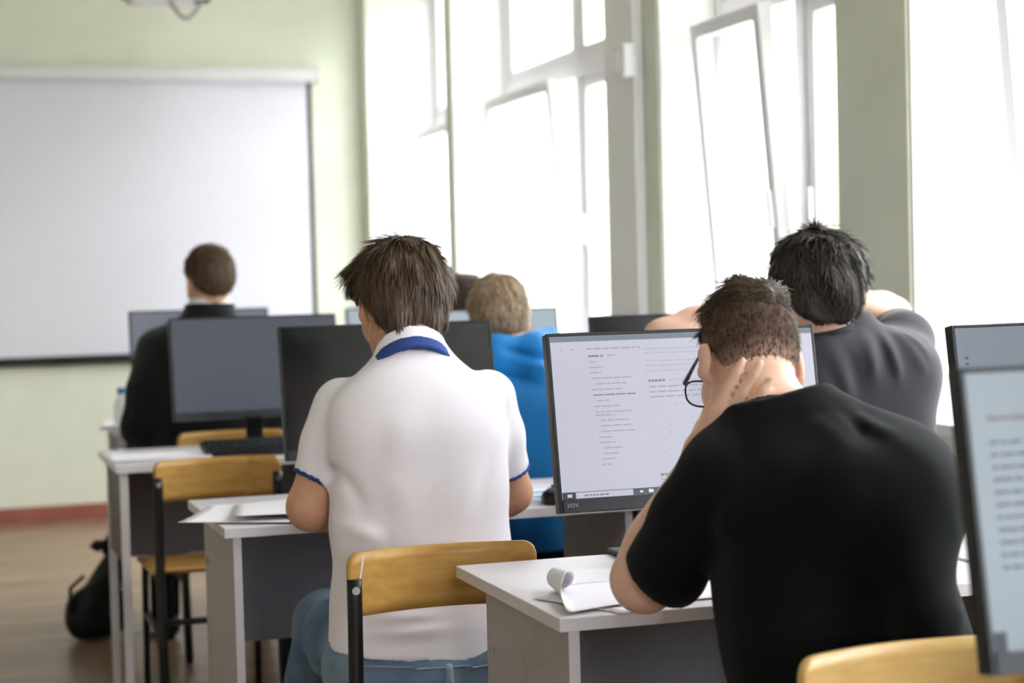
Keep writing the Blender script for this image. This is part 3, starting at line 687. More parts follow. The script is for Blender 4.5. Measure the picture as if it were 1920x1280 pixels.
# ---------------------------------------------------------------- people
SKINS = {}
def skin(name, rgb, rgb2): return mat(name, rgb, .5, .35, noise=(25, .1), rgb2=rgb2, sss=.0, bump=(220, .05))
skin('skin_tan', (206, 158, 128), (198, 146, 116)); skin('skin_pale', (228, 190, 168), (222, 176, 154)); skin('skin_warm', (216, 172, 142), (208, 160, 130))
mat('eye_white', (235, 232, 228), .15, .5); mat('iris', (52, 40, 30), .2, .5); mat('lip', (186, 120, 108), .45, .4)
def rot_head(yaw, pitch, roll):
    M = Matrix.Rotation(math.radians(-yaw), 3, 'Z') @ Matrix.Rotation(math.radians(-pitch), 3, 'X') @ Matrix.Rotation(math.radians(roll), 3, 'Y')
    return np.array(M, dtype=np.float32)
def head_prims(c, R, s):
    T = lambda x, y, z: V(*c) + R @ (V(x, y, z) * s)
    out = [(Ell(T(0, -.008, .045), V(.074, .096, .083) * s, R), .0), (Ell(T(0, -.042, .008), V(.060, .055, .066) * s, R), .03), (Ell(T(0, .03, -.03), V(.062, .066, .088) * s, R), .03)]
    for q in (-1, 1):
        out += [(Cap(T(q * .048, .008, -.062), T(q * .012, .066, -.102), .022 * s, .020 * s), .025), (Ell(T(q * .038, .062, -.028), V(.028, .028, .03) * s, R), .02)]
        ear = R @ np.array(Matrix.Rotation(math.radians(q * -22), 3, 'Z') @ Matrix.Rotation(math.radians(12), 3, 'X'), dtype=np.float32)
        out += [(Ell(T(q * .087, -.010, .000), V(.0075, .0185, .0335) * s, ear), .005), (Ell(T(q * .080, -.002, -.028), V(.008, .010, .012) * s, ear), .006)]
    out += [(Cap(T(-.034, .082, .024), T(.034, .082, .024), .015 * s, .015 * s), .02), (Cap(T(0, .090, .008), T(0, .112, -.034), .009 * s, .013 * s), .012),
            (Cap(T(-.010, .098, -.040), T(.010, .098, -.040), .010 * s, .010 * s), .008), (Cap(T(-.018, .092, -.068), T(.018, .092, -.068), .007 * s, .007 * s), .006),
            (Cap(T(-.015, .091, -.079), T(.015, .091, -.079), .008 * s, .008 * s), .006), (Ell(T(0, .078, -.106), V(.022, .02, .018) * s, R), .02)]
    cuts = [(Ell(T(q * .032, .106, .004), V(.018, .018, .012) * s, R), .012) for q in (-1, 1)]
    cuts += [(Ell(T(q * .096, .004, .002), V(.006, .009, .014) * s, R), .006) for q in (-1, 1)]
    return out, cuts
def hand_prims(wr, fd, pn, th, s=1.0, curl=(.25, .45, .35), spread=.10, tcurl=.3, td=(.72, .62, .28)):
    """palm and five fingers: fd finger direction, pn palm normal (towards the palm side), th thumb side"""
    fd = nrm(fd); pn = nrm(pn - fd * (pn @ fd)); th = np.cross(fd, pn) if (np.cross(fd, pn) @ V(*th)) > 0 else -np.cross(fd, pn); th = nrm(th)
    out = []; L = [(.090, .040, .026, .020), (.094, .044, .029, .021), (.088, .041, .027, .020), (.080, .032, .021, .017)]; X = (.030, .010, -.011, -.030)
    for i in range(4):
        pal, l1, l2, l3 = [v * s for v in L[i]]
        k0 = wr + fd * pal + th * X[i] * s; d = nrm(fd + th * (spread * (1.5 - i) * .8))
        out.append((Cap(wr + th * X[i] * s * .62 + fd * .012 * s, k0, .0135 * s, .0108 * s), .016))
        p = k0; a = 0
        for ln, cu, r0, r1 in ((l1, curl[0], .0100, .0090), (l2, curl[1], .0090, .0082), (l3, curl[2], .0082, .0070)):
            a += cu * (1 + .12 * (i - 1)); q = p + (d * math.cos(a) + pn * math.sin(a)) * ln
            out.append((Cap(p, q, (r0 - .0006 * (i == 3)) * s, (r1 - .0006 * (i == 3)) * s), .0035)); p = q
    t0 = wr + fd * .022 * s + th * .022 * s; d = nrm(fd * td[0] + th * td[1] + pn * td[2]); t1 = t0 + d * .044 * s; d2 = nrm(d + fd * .35 + pn * tcurl); t2 = t1 + d2 * .032 * s; t3 = t2 + nrm(d2 + pn * tcurl) * .026 * s
    out += [(Cap(t0, t1, .0155 * s, .0120 * s), .014), (Cap(t1, t2, .0112 * s, .0100 * s), .004), (Cap(t2, t3, .0100 * s, .0080 * s), .004)]
    return out
def strand_mesh(name, vs, ns, c, R, s, n, length, width, flow, m, parent, origin, seed, lift=.15, jit=.25, seg=4, sink=.003, keep=None, line=None):
    """many fine tapering locks of hair following a flow field given in head space"""
    r = np.random.RandomState(seed); L = (vs - c) @ R / s
    if keep is not None:
        ok = keep(L); vs, ns, L = vs[ok], ns[ok], L[ok]
    if not len(vs): return
    pick = r.randint(0, len(vs), n); p = vs[pick] + r.normal(0, .0015, (n, 3)).astype(np.float32) - ns[pick] * sink; nn = ns[pick]
    VV = []; AT = []; FF = []; ln = length * r.uniform(.6, 1.25, n).astype(np.float32)
    if line is not None: ln *= np.clip((L[pick][:, 2] - zline(L[pick], line)) / .07, .35, 1).astype(np.float32)
    rv = r.uniform(0, 1, n).astype(np.float32)
    d = None; prs = []; jitv = r.normal(0, jit, (n, 3)).astype(np.float32)
    for k in range(seg + 1):
        fl = flow((p - c) @ R / s).astype(np.float32) @ R.T + jitv
        fl = fl - nn * np.sum(fl * nn, 1, keepdims=True); fl = fl / (np.linalg.norm(fl, axis=1, keepdims=True) + 1e-6)
        dd = fl + nn * (lift * (1 - k / seg * 1.1)); dd = dd / np.linalg.norm(dd, axis=1, keepdims=True)
        sd = np.cross(dd, nn); sd = sd / (np.linalg.norm(sd, axis=1, keepdims=True) + 1e-6)
        w = width * (1.0 if k < seg - 1 else (.7 if k == seg - 1 else .12)) * (.5 if k == 0 else 1)
        prs.append((p - sd * w * .5, p + nn * w * .35, p + sd * w * .5)); p = p + dd * (ln / seg)[:, None]
    K = len(prs); base = np.arange(n) * (3 * K)
    VV = np.stack([q for tr in prs for q in tr], 1).reshape(-1, 3)
    for k in range(K - 1):
        a = base + 3 * k
        FF += [np.stack([a, a + 1, a + 4, a + 3], 1), np.stack([a + 1, a + 2, a + 5, a + 4], 1)]
    return npmesh(name, VV, np.concatenate(FF), m, parent, origin, True, np.repeat(rv, 3 * K))
def zline(L, pts):
    return .05 * np.clip(np.abs(L[..., 0]) - .03, 0, .05) * np.clip(-L[..., 1] / .03, 0, 1) / .10 + np.interp(L[..., 1], [q[0] for q in pts], [q[1] for q in pts])
def hair_vol(c, R, s, th, line, h, seed, wav=.003, occ=True, extra=(), taper=0):
    T = lambda x, y, z: V(*c) + R @ (V(x, y, z) * s)
    a = Ell(T(0, -.008, .045), (V(.074, .096, .083) + V(*th)) * s, R); b = Ell(T(0, -.042, .008), (V(.060, .055, .066) + V(*th) * .9) * s, R)
    v = Vol.around([a, b] + [e for e in extra], h, .02); v.add(a, 0)
    if occ: v.add(b, .03)
    for e in extra: v.add(e, .012)
    P_ = v.pts(); L = (P_ - V(*c)) @ R / s
    w = waves(seed, 90, wav, (1, 1, .35)); v.A -= w(L) * 1.0
    zz = L[..., 2] - zline(L, line)
    if taper: v.A = v.A + (taper * (1 - np.clip(zz / .05, 0, 1)) ** 1.5).astype(np.float32)
    v.A = smax(v.A, (-zz * s).astype(np.float32), .006)
    for q in (-1, 1):
        v.cut(Ell(T(q * .088, -.002, -.012), V(.014, .024, .036) * s, R), .004)
    return v

def person(spec):
    S_ = spec; base = V(*S_['base']); root = empty('person', tuple(float(x) for x in base), 0, S_['label'], 'person'); h = S_.get('h', .008); s = S_['hs']
    c = S_['head']; R = rot_head(*S_['hrot']); ta, tb, right, sec = S_['torso']
    T = lambda x, y, z: V(*c) + R @ (V(x, y, z) * s)
    hp, hc = head_prims(c, R, s)
    prims = [(Loft(ta, tb, right, [q for q in sec if q[0] > .1], off=-.018), 0)]
    prims += [(Cap(T(0, -.028, -.03), S_['neck'], S_.get('nr', (.056, .062))[0] * s, S_.get('nr', (.056, .062))[1]), .03), (Cap(S_['neck'], V(*tb) * .8 + V(*ta) * .2, .062, .07), .03)]
    for A in S_['arms']:
        rs, re, rw = A.get('r', (.054, .043, .029)); m1 = (A['sh'] * .55 + A['el'] * .45)
        prims += [(Cap(A['sh'], m1, rs, (rs + re) / 2 + .002), .03), (Cap(m1, A['el'], (rs + re) / 2 + .002, re), .02)]
        q = A['el'] * .7 + A['wr'] * .3
        prims += [(Cap(A['el'], q, re, re + .001), .015), (Cap(q, A['wr'], re + .001, rw), .02)]
        if 'hand' in A: prims += [(f, k) for f, k in hand_prims(A['wr'], *A['hand'][:3], **(A['hand'][3] if len(A['hand']) > 3 else {}))]
    allp = [f for f, _ in prims] + [f for f, _ in hp]
    v = Vol.around(allp, h); 
    for f, k in prims: v.add(f, k)
    hv = Vol(v.lo, v.lo + v.h * (v.n - 1), h); hv.A = np.full(v.n, .5, np.float32)
    for f, k in hp: hv.add(f, k, .03)
    for f, k in hc: hv.cut(f, k)
    v.A = smin(v.A, hv.A, .012)
    volobj('body', v, S_['skin'], root, base)
    for q in (-1, 1):   # eyes and mouth
        e = MB(); t_ = bmesh.new(); bmesh.ops.create_uvsphere(t_, u_segments=16, v_segments=10, radius=.0125 * s)
        ec = T(q * .032, .087, .004); e._add(t_, Matrix.Translation(Vector((ec - base).tolist()))); eo = e.build('eye', MATS['eye_white'], root, True)
        i_ = MB(); t_ = bmesh.new(); bmesh.ops.create_uvsphere(t_, u_segments=12, v_segments=8, radius=.0062 * s)
        ic_ = T(q * .032, .0935, .003); i_._add(t_, Matrix.Translation(Vector((ic_ - base).tolist()))); i_.build('iris', MATS['iris'], eo, True)
    lipv = Vol.around([Cap(T(-.018, .092, -.068), T(.018, .092, -.068), .008 * s, .008 * s), Cap(T(-.015, .091, -.079), T(.015, .091, -.079), .009 * s, .009 * s)], .003, .008)
    lipv.add(Cap(T(-.017, .0935, -.069), T(.017, .0935, -.069), .0066 * s, .0066 * s), 0).add(Cap(T(-.014, .0925, -.078), T(.014, .0925, -.078), .0076 * s, .0076 * s), .002)
    volobj('mouth', lipv, 'lip', root, base)
    # hair
    H_ = S_['hair']
    for hh in H_:
        hvv = hair_vol(c, R, s, hh['th'], hh['line'], hh.get('h', .005), hh.get('seed', 1), hh.get('wav', .004), hh.get('occ', True), [Cap(T(*a), T(*b), ra * s, rb * s) for a, b, ra, rb in hh.get('extra', ())], hh.get('taper', 0))
        vs, F = hvv.mesh(); vs = relax(vs, F, 1); ho = npmesh(hh['name'], vs, F, hh['mat'], root, base, attr=(np.full(len(vs), hh.get('hv', .3)) if 'hvf' not in hh else hh['hvf']((vs - V(*c)) @ R / s)))
        if hh.get('n'):
            ns = normals(vs, F)
            st = strand_mesh('hair_strands', vs, ns, V(*c), R, s, hh['n'], hh['len'], hh['w'], hh['flow'], hh.get('smat', hh['mat']), ho, base, hh.get('seed', 1), hh.get('lift', .15), hh.get('jit', .25), keep=hh.get('keep'), line=hh['line'], sink=hh.get('sink', .003))
            if st: st['kind'] = 'stuff'
    # upper garment
    G = S_['shirt']; th = G.get('th', .011); hh = G.get('h', h)
    lf = Loft(ta, tb, right, G.get('sec', sec), off=G.get('off', .0)); lf2 = Loft(ta, tb, right, G.get('sec', sec), off=G.get('off', .0))
    sl = []
    for A, cutp in zip(S_['arms'], G['sleeves']):
        rr = cutp['r']; pts_ = cutp['pts'] if 'pts' in cutp else [A['sh'] + (A['el'] - A['sh']) * f_ for f_ in cutp['f']]
        if 'cut' in cutp: cutp['plane'] = (A['sh'] + (A['el'] - A['sh']) * cutp['cut'], nrm(A['el'] - A['sh']) + cutp.get('tip', 0))
        sl.append(([Cap(a, b, ra, rb) for a, b, ra, rb in zip(pts_, pts_[1:], rr, rr[1:])], cutp.get('plane'), cutp.get('k', G.get('k', .05))))
    ext = [Cap(a, b, ra, rb) for a, b, ra, rb in G.get('extra', ())]
    F_ = Vol.around([lf] + [q for z_ in sl for q in z_[0]] + ext, hh, .025); G_ = Vol(F_.lo, F_.lo + F_.h * (F_.n - 1), hh); G_.A = np.full(F_.n, .5, np.float32)
    P_ = F_.pts(); base_f = lf(P_)
    for e in ext: base_f = smin(base_f, local(e, P_), G.get('extra_k', .05))
    inner = base_f + .030; outer = base_f
    for caps, pl, kk in sl:
        f = None
        for q in caps: f = local(q, P_) if f is None else smin(f, local(q, P_), .02)
        inner = smin(inner, f + th, .02)
        if pl is not None: f = smax(f, ((P_ - V(*pl[0])) @ nrm(pl[1])), .004)
        outer = smin(outer, f, kk)
    D = np.zeros(outer.shape, np.float32)
    for fn in G.get('folds', ()): D += fn(P_)
    outer = outer - D; inner = inner - D
    hem = G.get('hem')
    if hem is not None: outer = smax(outer, ((P_ - V(*hem[0])) @ nrm(hem[1])) - (hem[2](P_) if len(hem) > 2 else 0), .003)
    shell = smax(outer, -inner, .002)
    if 'neckhole' in G:
        for a, b, ra, rb in G['neckhole']: shell = smax(shell, -local(Cap(a, b, ra, rb), P_), .003)
    F_.A = shell.astype(np.float32)
    so = volobj(G['name'], F_, G['mat'], root, base)
    for tr in G.get('trims', ()):     # coloured bands on cuffs: a slice of the same cloth, a touch proud of it
        i, w_, mt = tr; caps, pl, _ = sl[i]; f = None
        for q in caps: f = local(q, P_) if f is None else smin(f, local(q, P_), .02)
        d = (P_ - V(*pl[0])) @ nrm(pl[1]); t_ = smax(f - D - .0022, np.abs(d + w_ * .2) - w_, .001); t_ = smax(t_, -(f - D + .009), .001)
        tv = Vol(F_.lo, F_.lo + F_.h * (F_.n - 1), hh); tv.A = t_.astype(np.float32); volobj('sleeve_trim', tv, mt, so, base)
    for cl in G.get('collars', ()):    # bands round the neck: (axis point a, b, right, sections outer, thickness, name, material)
        a, b, rt, cs_, th_, nm, mt = cl[:7]; slp = cl[7] if len(cl) > 7 else 0.
        lo_ = Loft(a, b, rt, cs_, 2.1); li_ = Loft(a, b, rt, cs_, 2.1, off=-th_); li_.T = [q for q in li_.T]
        cv = Vol.around([lo_], .0032, .03 + abs(slp) * .09); Pc = cv.pts(); q = (Pc - lo_.a) @ lo_.R; t = (q[..., 2] + slp * q[..., 1]) / lo_.L
        def ring(L_):
            rx, ry, cy = np.interp(t, L_.T, L_.rx), np.interp(t, L_.T, L_.ry), np.interp(t, L_.T, L_.cy)
            return ((np.abs(q[..., 0] / rx) ** 2.1 + np.abs((q[..., 1] - cy) / ry) ** 2.1) ** (1 / 2.1) - 1) * np.minimum(rx, ry)
        o_ = np.maximum(np.maximum(ring(lo_), (t - lo_.T[-1]) * lo_.L), (lo_.T[0] - t) * lo_.L)
        cv.A = smax(o_, -ring(li_), .001).astype(np.float32); volobj(nm, cv, mt, so, base)
    # trousers and shoes
    if 'legs' in S_:
        Tm = S_['trousers']; pr = [(Ell(Tm['pelvis'][0], Tm['pelvis'][1], Tm.get('R')), 0)]
        for lg in S_['legs']:
            r0, r1, r2 = lg.get('r', (.085, .066, .052)); mid = lg['hip'] * .5 + lg['knee'] * .5
            pr += [(Cap(lg['hip'], mid, r0, r0 * .94), .05), (Cap(mid, lg['knee'], r0 * .94, r1), .03), (Cap(lg['knee'], lg['ank'], r1, r2), .02)]
        pv = Vol.around([f for f, _ in pr], Tm.get('h', h)); 
        for f, k in pr: pv.add(f, k)
        PP = pv.pts(); pd = np.zeros(pv.A.shape, np.float32)
        for fn in Tm.get('folds', ()): pd += fn(PP)
        pv.A = pv.A - pd
        to = volobj('trousers', pv, Tm['mat'], root, base)
        for nm, bc, bs, bR, off, mt in Tm.get('patches', ()):
            q = (PP - V(*bc)) @ np.asarray(bR, dtype=np.float32); bx = np.max(np.abs(q) - V(*bs), axis=-1)
            qv = Vol(pv.lo, pv.lo + pv.h * (pv.n - 1), pv.h); qv.A = smax(pv.A - off, bx.astype(np.float32), .001); 
            try: volobj(nm, qv, mt, to, base)
            except Exception: pass
        for lg in S_['legs']:
            ank, toe = lg['ank'], lg['toe']; dirv = nrm((toe - ank) * V(1, 1, 0)); z0 = .0
            a = V(ank[0], ank[1], .045) - dirv * .04; b = V(ank[0], ank[1], .04) + dirv * .16
            shv = Vol.around([Cap(a, b, .05, .05), Cap(ank, a, .05, .045)], .007, .01)
            shv.add(Cap(a, b, .045, .042), 0).add(Cap(V(ank[0], ank[1], .10), a + dirv * .03, .043, .043), .02)
            zz = shv.pts()[..., 2]; shv.A = smax(shv.A, .004 - zz, .003); shv.A = shv.A.astype(np.float32)
            shoe = volobj('shoe', shv, S_.get('shoe', 'shoe_black'), root, base)
    return root, so, T, R, base

mat('shoe_black', (24, 24, 26), .45, .4); mat('shoe_blue', (60, 66, 80), .6, .3)
mat('polo_white', (236, 230, 236), .85, .2, sheen=.15, bump=(500, .10)); mat('navy_trim', (52, 74, 136), .8, .2, bump=(400, .1))
mat('tshirt_black', (9, 12, 15), .85, .18, sheen=.06, bump=(450, .1)); mat('tshirt_grey', (60, 57, 63), .85, .2, sheen=.2, bump=(450, .1))
mat('suit_black', (14, 16, 19), .8, .25, sheen=.15, bump=(420, .1)); mat('shirt_white', (238, 236, 240), .8, .2)
mat('jacket_blue', (8, 122, 196), .6, .35, sheen=.1, noise=(9, .15), bump=(120, .12)); mat('sweater_dark', (46, 44, 48), .85, .2)
mat('denim', (124, 144, 164), .85, .2, noise=(7, .3), rgb2=(84, 106, 132), bump=(380, .25)); mat('denim_seam', (146, 160, 172), .85, .2, bump=(300, .2))
mat('trouser_dark', (30, 32, 38), .85, .2, bump=(300, .15)); mat('trouser_black', (18, 19, 22), .85, .2)
mat('hair_brown', (44, 34, 26), .45, .4, attr='hv', rgb2=(112, 90, 72)); mat('hair_black', (26, 22, 20), .45, .4, attr='hv', rgb2=(66, 56, 48))
mat('hair_chestnut', (54, 40, 28), .5, .4, attr='hv', rgb2=(108, 80, 56)); mat('hair_blond', (134, 112, 88), .5, .4, attr='hv', rgb2=(196, 172, 144))
mat('hair_dark_top', (36, 28, 22), .55, .25, attr='hv', rgb2=(92, 74, 60)); mat('hair_far', (52, 42, 37), .5, .4, attr='hv', rgb2=(82, 66, 58))
mat('hair_cropped', (226, 186, 165), .75, .2, attr='hv', rgb2=(78, 60, 50), bump=(300, .4))
UPV = V(0, 0, 1); FW = V(0, 1, 0)
FULL = [(-.13, -.10), (-.06, -.10), (-.038, -.06), (-.018, .0), (.02, .018), (.05, .022), (.07, .05), (.10, .088), (.13, .1)]
def fall(crown, down=.8, fwd=0., side=0.):
    def f(L):
        d = L - np.array(crown, dtype=np.float32); d = d / (np.linalg.norm(d, axis=1, keepdims=True) + 1e-6); d = d + np.array([side, fwd, -down], dtype=np.float32); return d
    return f
def HD(px_hand_dir, pn, th, **k): return (px_hand_dir, pn, th, k)

# --- student in the white polo shirt
neckA = V(0.9412, 3.5913, 1.1217); shL, elL = V(0.8008, 3.6229, 1.0323), V(0.7294, 3.6174, 0.8277); shR, elR = V(1.0976, 3.5692, 1.0360), V(1.1619, 3.6355, 0.8297)
wrL, wrR = V(0.8526, 3.8603, 0.7949), V(1.1948, 3.8860, 0.7799)
secA = [(-.16, .208, .138, 0), (.0, .200, .132, 0), (.15, .186, .126, 0), (.35, .178, .122, 0), (.55, .180, .122, -.004), (.72, .184, .120, -.01), (.81, .180, .108, -.012), (.87, .156, .096, -.010), (.93, .108, .082, -.004), (.97, .080, .07, 0), (1.03, .06, .062, 0)]
hemA = V(0.8966, 3.3640, 0.5498)
rootA, shirtA, TA, RA, bA = person(dict(
    base=(.93, 3.50, 0), label='student in a white polo shirt and blue jeans, seen from behind', hs=1.0, h=.0065,
    head=V(0.9437, 3.6679, 1.2248), hrot=(-6, 14, 2), neck=neckA, torso=(V(0.9222, 3.4601, 0.5268), V(0.9465, 3.6008, 1.1409), (1, .0, 0), secA), skin='skin_tan',
    arms=[dict(sh=shL, el=elL, wr=wrL, r=(.043, .047, .031), hand=HD(V(.45, .9, -.15), V(0, 0, -1), V(1, 0, 0))), dict(sh=shR, el=elR, wr=wrR, r=(.043, .045, .031), hand=HD(V(-.4, .9, -.1), V(0, 0, -1), V(-1, 0, 0)))],
    hair=[dict(name='hair', th=(.024, .020, .022), line=FULL, mat='hair_brown', n=7000, len=.055, w=.0032, flow=fall((.015, -.02, .13), .9), seed=3, wav=.006, lift=.02, jit=.10, h=.0045,
               extra=[((-.07, .02, .08), (-.084, .03, .055), .030, .018), ((-.03, -.075, -.03), (-.030, -.066, -.095), .036, .026), ((.03, -.075, -.03), (.030, -.066, -.095), .036, .026)])],
    shirt=dict(name='polo_shirt', mat='polo_white', off=.003, h=.006, k=.022, hem=(hemA, V(-.09, 0, -1)),
               neckhole=[(V(0.9392, 3.5860, 1.1023), V(0.9449, 3.6140, 1.1999), .062, .068)],
               sleeves=[dict(f=(0, .4, 1), r=[.058, .057, .054], cut=.76, tip=V(-.15, 0, .1)), dict(f=(0, .4, 1), r=[.058, .056, .053], cut=.76)],
               trims=[(0, .0055, 'navy_trim'), (1, .0055, 'navy_trim')],
               folds=[Ridges([(V(0.7904, 3.3755, 0.7895), V(0.9411, 3.3067, 0.8134), .016, 0.0102), (V(0.8386, 3.3595, 0.7779), V(0.9949, 3.3100, 0.8042), .014, -0.0085), (V(0.9591, 3.3323, 0.8091), V(1.0788, 3.3679, 0.8281), .014, 0.0119), (V(0.7599, 3.4701, 0.8056), V(0.8219, 3.3758, 0.7872), .016, 0.0102),
                              (V(0.7535, 3.3712, 0.6341), V(0.9766, 3.2995, 0.6432), .012, 0.0102), (V(0.7816, 3.3612, 0.6079), V(0.9755, 3.2987, 0.6127), .011, 0.0085), (V(0.7422, 3.3732, 0.5886), V(0.8849, 3.3167, 0.5917), .010, -0.0068),
                              (V(0.7800, 3.5421, 0.9398), V(0.7938, 3.4286, 0.8344), .016, -0.0085), (V(1.0686, 3.4486, 0.9319), V(1.0096, 3.3579, 0.8077), .018, -0.0068), (V(0.7715, 3.5444, 0.9294), V(0.7627, 3.5455, 0.8817), .012, -0.0119), (V(0.7587, 3.5959, 1.0747), V(0.7617, 3.5604, 0.9928), .009, -0.0028), (V(0.7617, 3.5604, 0.9928), V(0.7728, 3.5433, 0.9081), .009, -0.0028), (V(1.1169, 3.5220, 1.0650), V(1.1139, 3.4988, 0.9795), .009, -0.0028), (V(0.8125, 3.4054, 0.9392), V(0.8770, 3.3388, 0.8393), .03, 0.0068), (V(0.9695, 3.3549, 0.9452), V(0.8957, 3.3321, 0.8184), .03, -0.0068), (V(0.8874, 3.4373, 1.0370), V(0.8509, 3.3922, 0.9176), .03, 0.0051)]), waves(5, 16, .004, (1, 1, 1.4))],
               collars=[(V(0.9360, 3.5697, 1.0596), V(0.9409, 3.5971, 1.1347), (1, 0, 0), [(.40, .0830, .0820, 0), (.7, .0785, .078, 0), (1.0, .074, .074, 0)], .009, 'collar', 'shirt_white', .45),
                        (V(0.9360, 3.5697, 1.0596), V(0.9409, 3.5971, 1.1347), (1, 0, 0), [(.28, .0920, .0910, 0), (.5, .0850, .0840, 0), (.66, .0810, .0800, 0)], .011, 'collar_stripe', 'navy_trim', .45)]),
    legs=[dict(hip=V(0.8316, 3.5108, 0.5391), knee=V(0.8089, 3.8754, 0.5341), ank=V(.72, 3.92, .09), toe=V(.70, 4.1, .02), r=(.098, .072, .056)), dict(hip=V(1.0082, 3.4530, 0.5183), knee=V(1.2402, 3.7980, 0.5018), ank=V(1.12, 3.98, .09), toe=V(1.15, 4.15, .02), r=(.098, .072, .056))],
    trousers=dict(mat='denim', h=.006, pelvis=(V(0.9162, 3.4610, 0.5016), V(.195, .145, .135)), folds=[waves(9, 22, .006), Ridges([(V(0.7523, 3.6732, 0.5431), V(0.8123, 3.4538, 0.5359), .014, -.006), (V(0.7431, 3.7305, 0.5897), V(0.7845, 3.6114, 0.5735), .012, .006), (V(0.7289, 3.7849, 0.5133), V(0.7404, 3.6229, 0.4986), .014, -.006)])],
                  patches=[('back_pocket', V(0.7645, 3.4580, 0.5162), V(.052, .06, .055), rot_head(-28, -20, 12), .004, 'denim'), ('belt_loop', V(0.9286, 3.3105, 0.5204), V(.008, .05, .026), np.eye(3), .007, 'denim_seam'), ('waist_seam', V(0.8761, 3.3283, 0.5422), V(.2, .08, .003), rot_head(0, 0, 3), .0045, 'denim_seam')]),
    shoe='shoe_black'))

# --- student in the black T-shirt with glasses
shL, elL = V(1.0924, 2.4750, 0.9725), V(1.0375, 2.5815, 0.8122); shR, elR = V(1.3597, 2.3884, 0.9652), V(1.575, 2.66, .80)
wrL = V(1.1137, 2.5339, 0.9899); wrR = V(1.50, 2.92, .785)
secB = [(-.10, .180, .125, .0), (.0, .180, .122, 0), (.2, .177, .117, 0), (.45, .180, .118, -.006), (.64, .178, .116, -.012), (.76, .176, .106, -.012), (.85, .150, .095, -.008), (.92, .108, .082, -.002), (.97, .080, .07, .004), (1.04, .06, .062, .008)]
taB, tbB = V(1.283, 2.28, .50), V(1.2311, 2.4750, 1.0492)
headB = V(1.2447, 2.6261, 1.1309)
handB = HD(V(1.1879, 2.4665, 1.1232) - V(1.1137, 2.5339, 0.9899), V(.30, .95, -.05), V(1.1567, 2.6700, 1.1208) - V(1.2035, 2.6529, 1.0683), s=.97, curl=(.0, .08, .08), spread=.07, td=(.45, .1, .9))
TOPL = [(-.13, .058), (-.09, .058), (-.05, .054), (0, .052), (.05, .052), (.075, .058), (.1, .07), (.14, .08)]
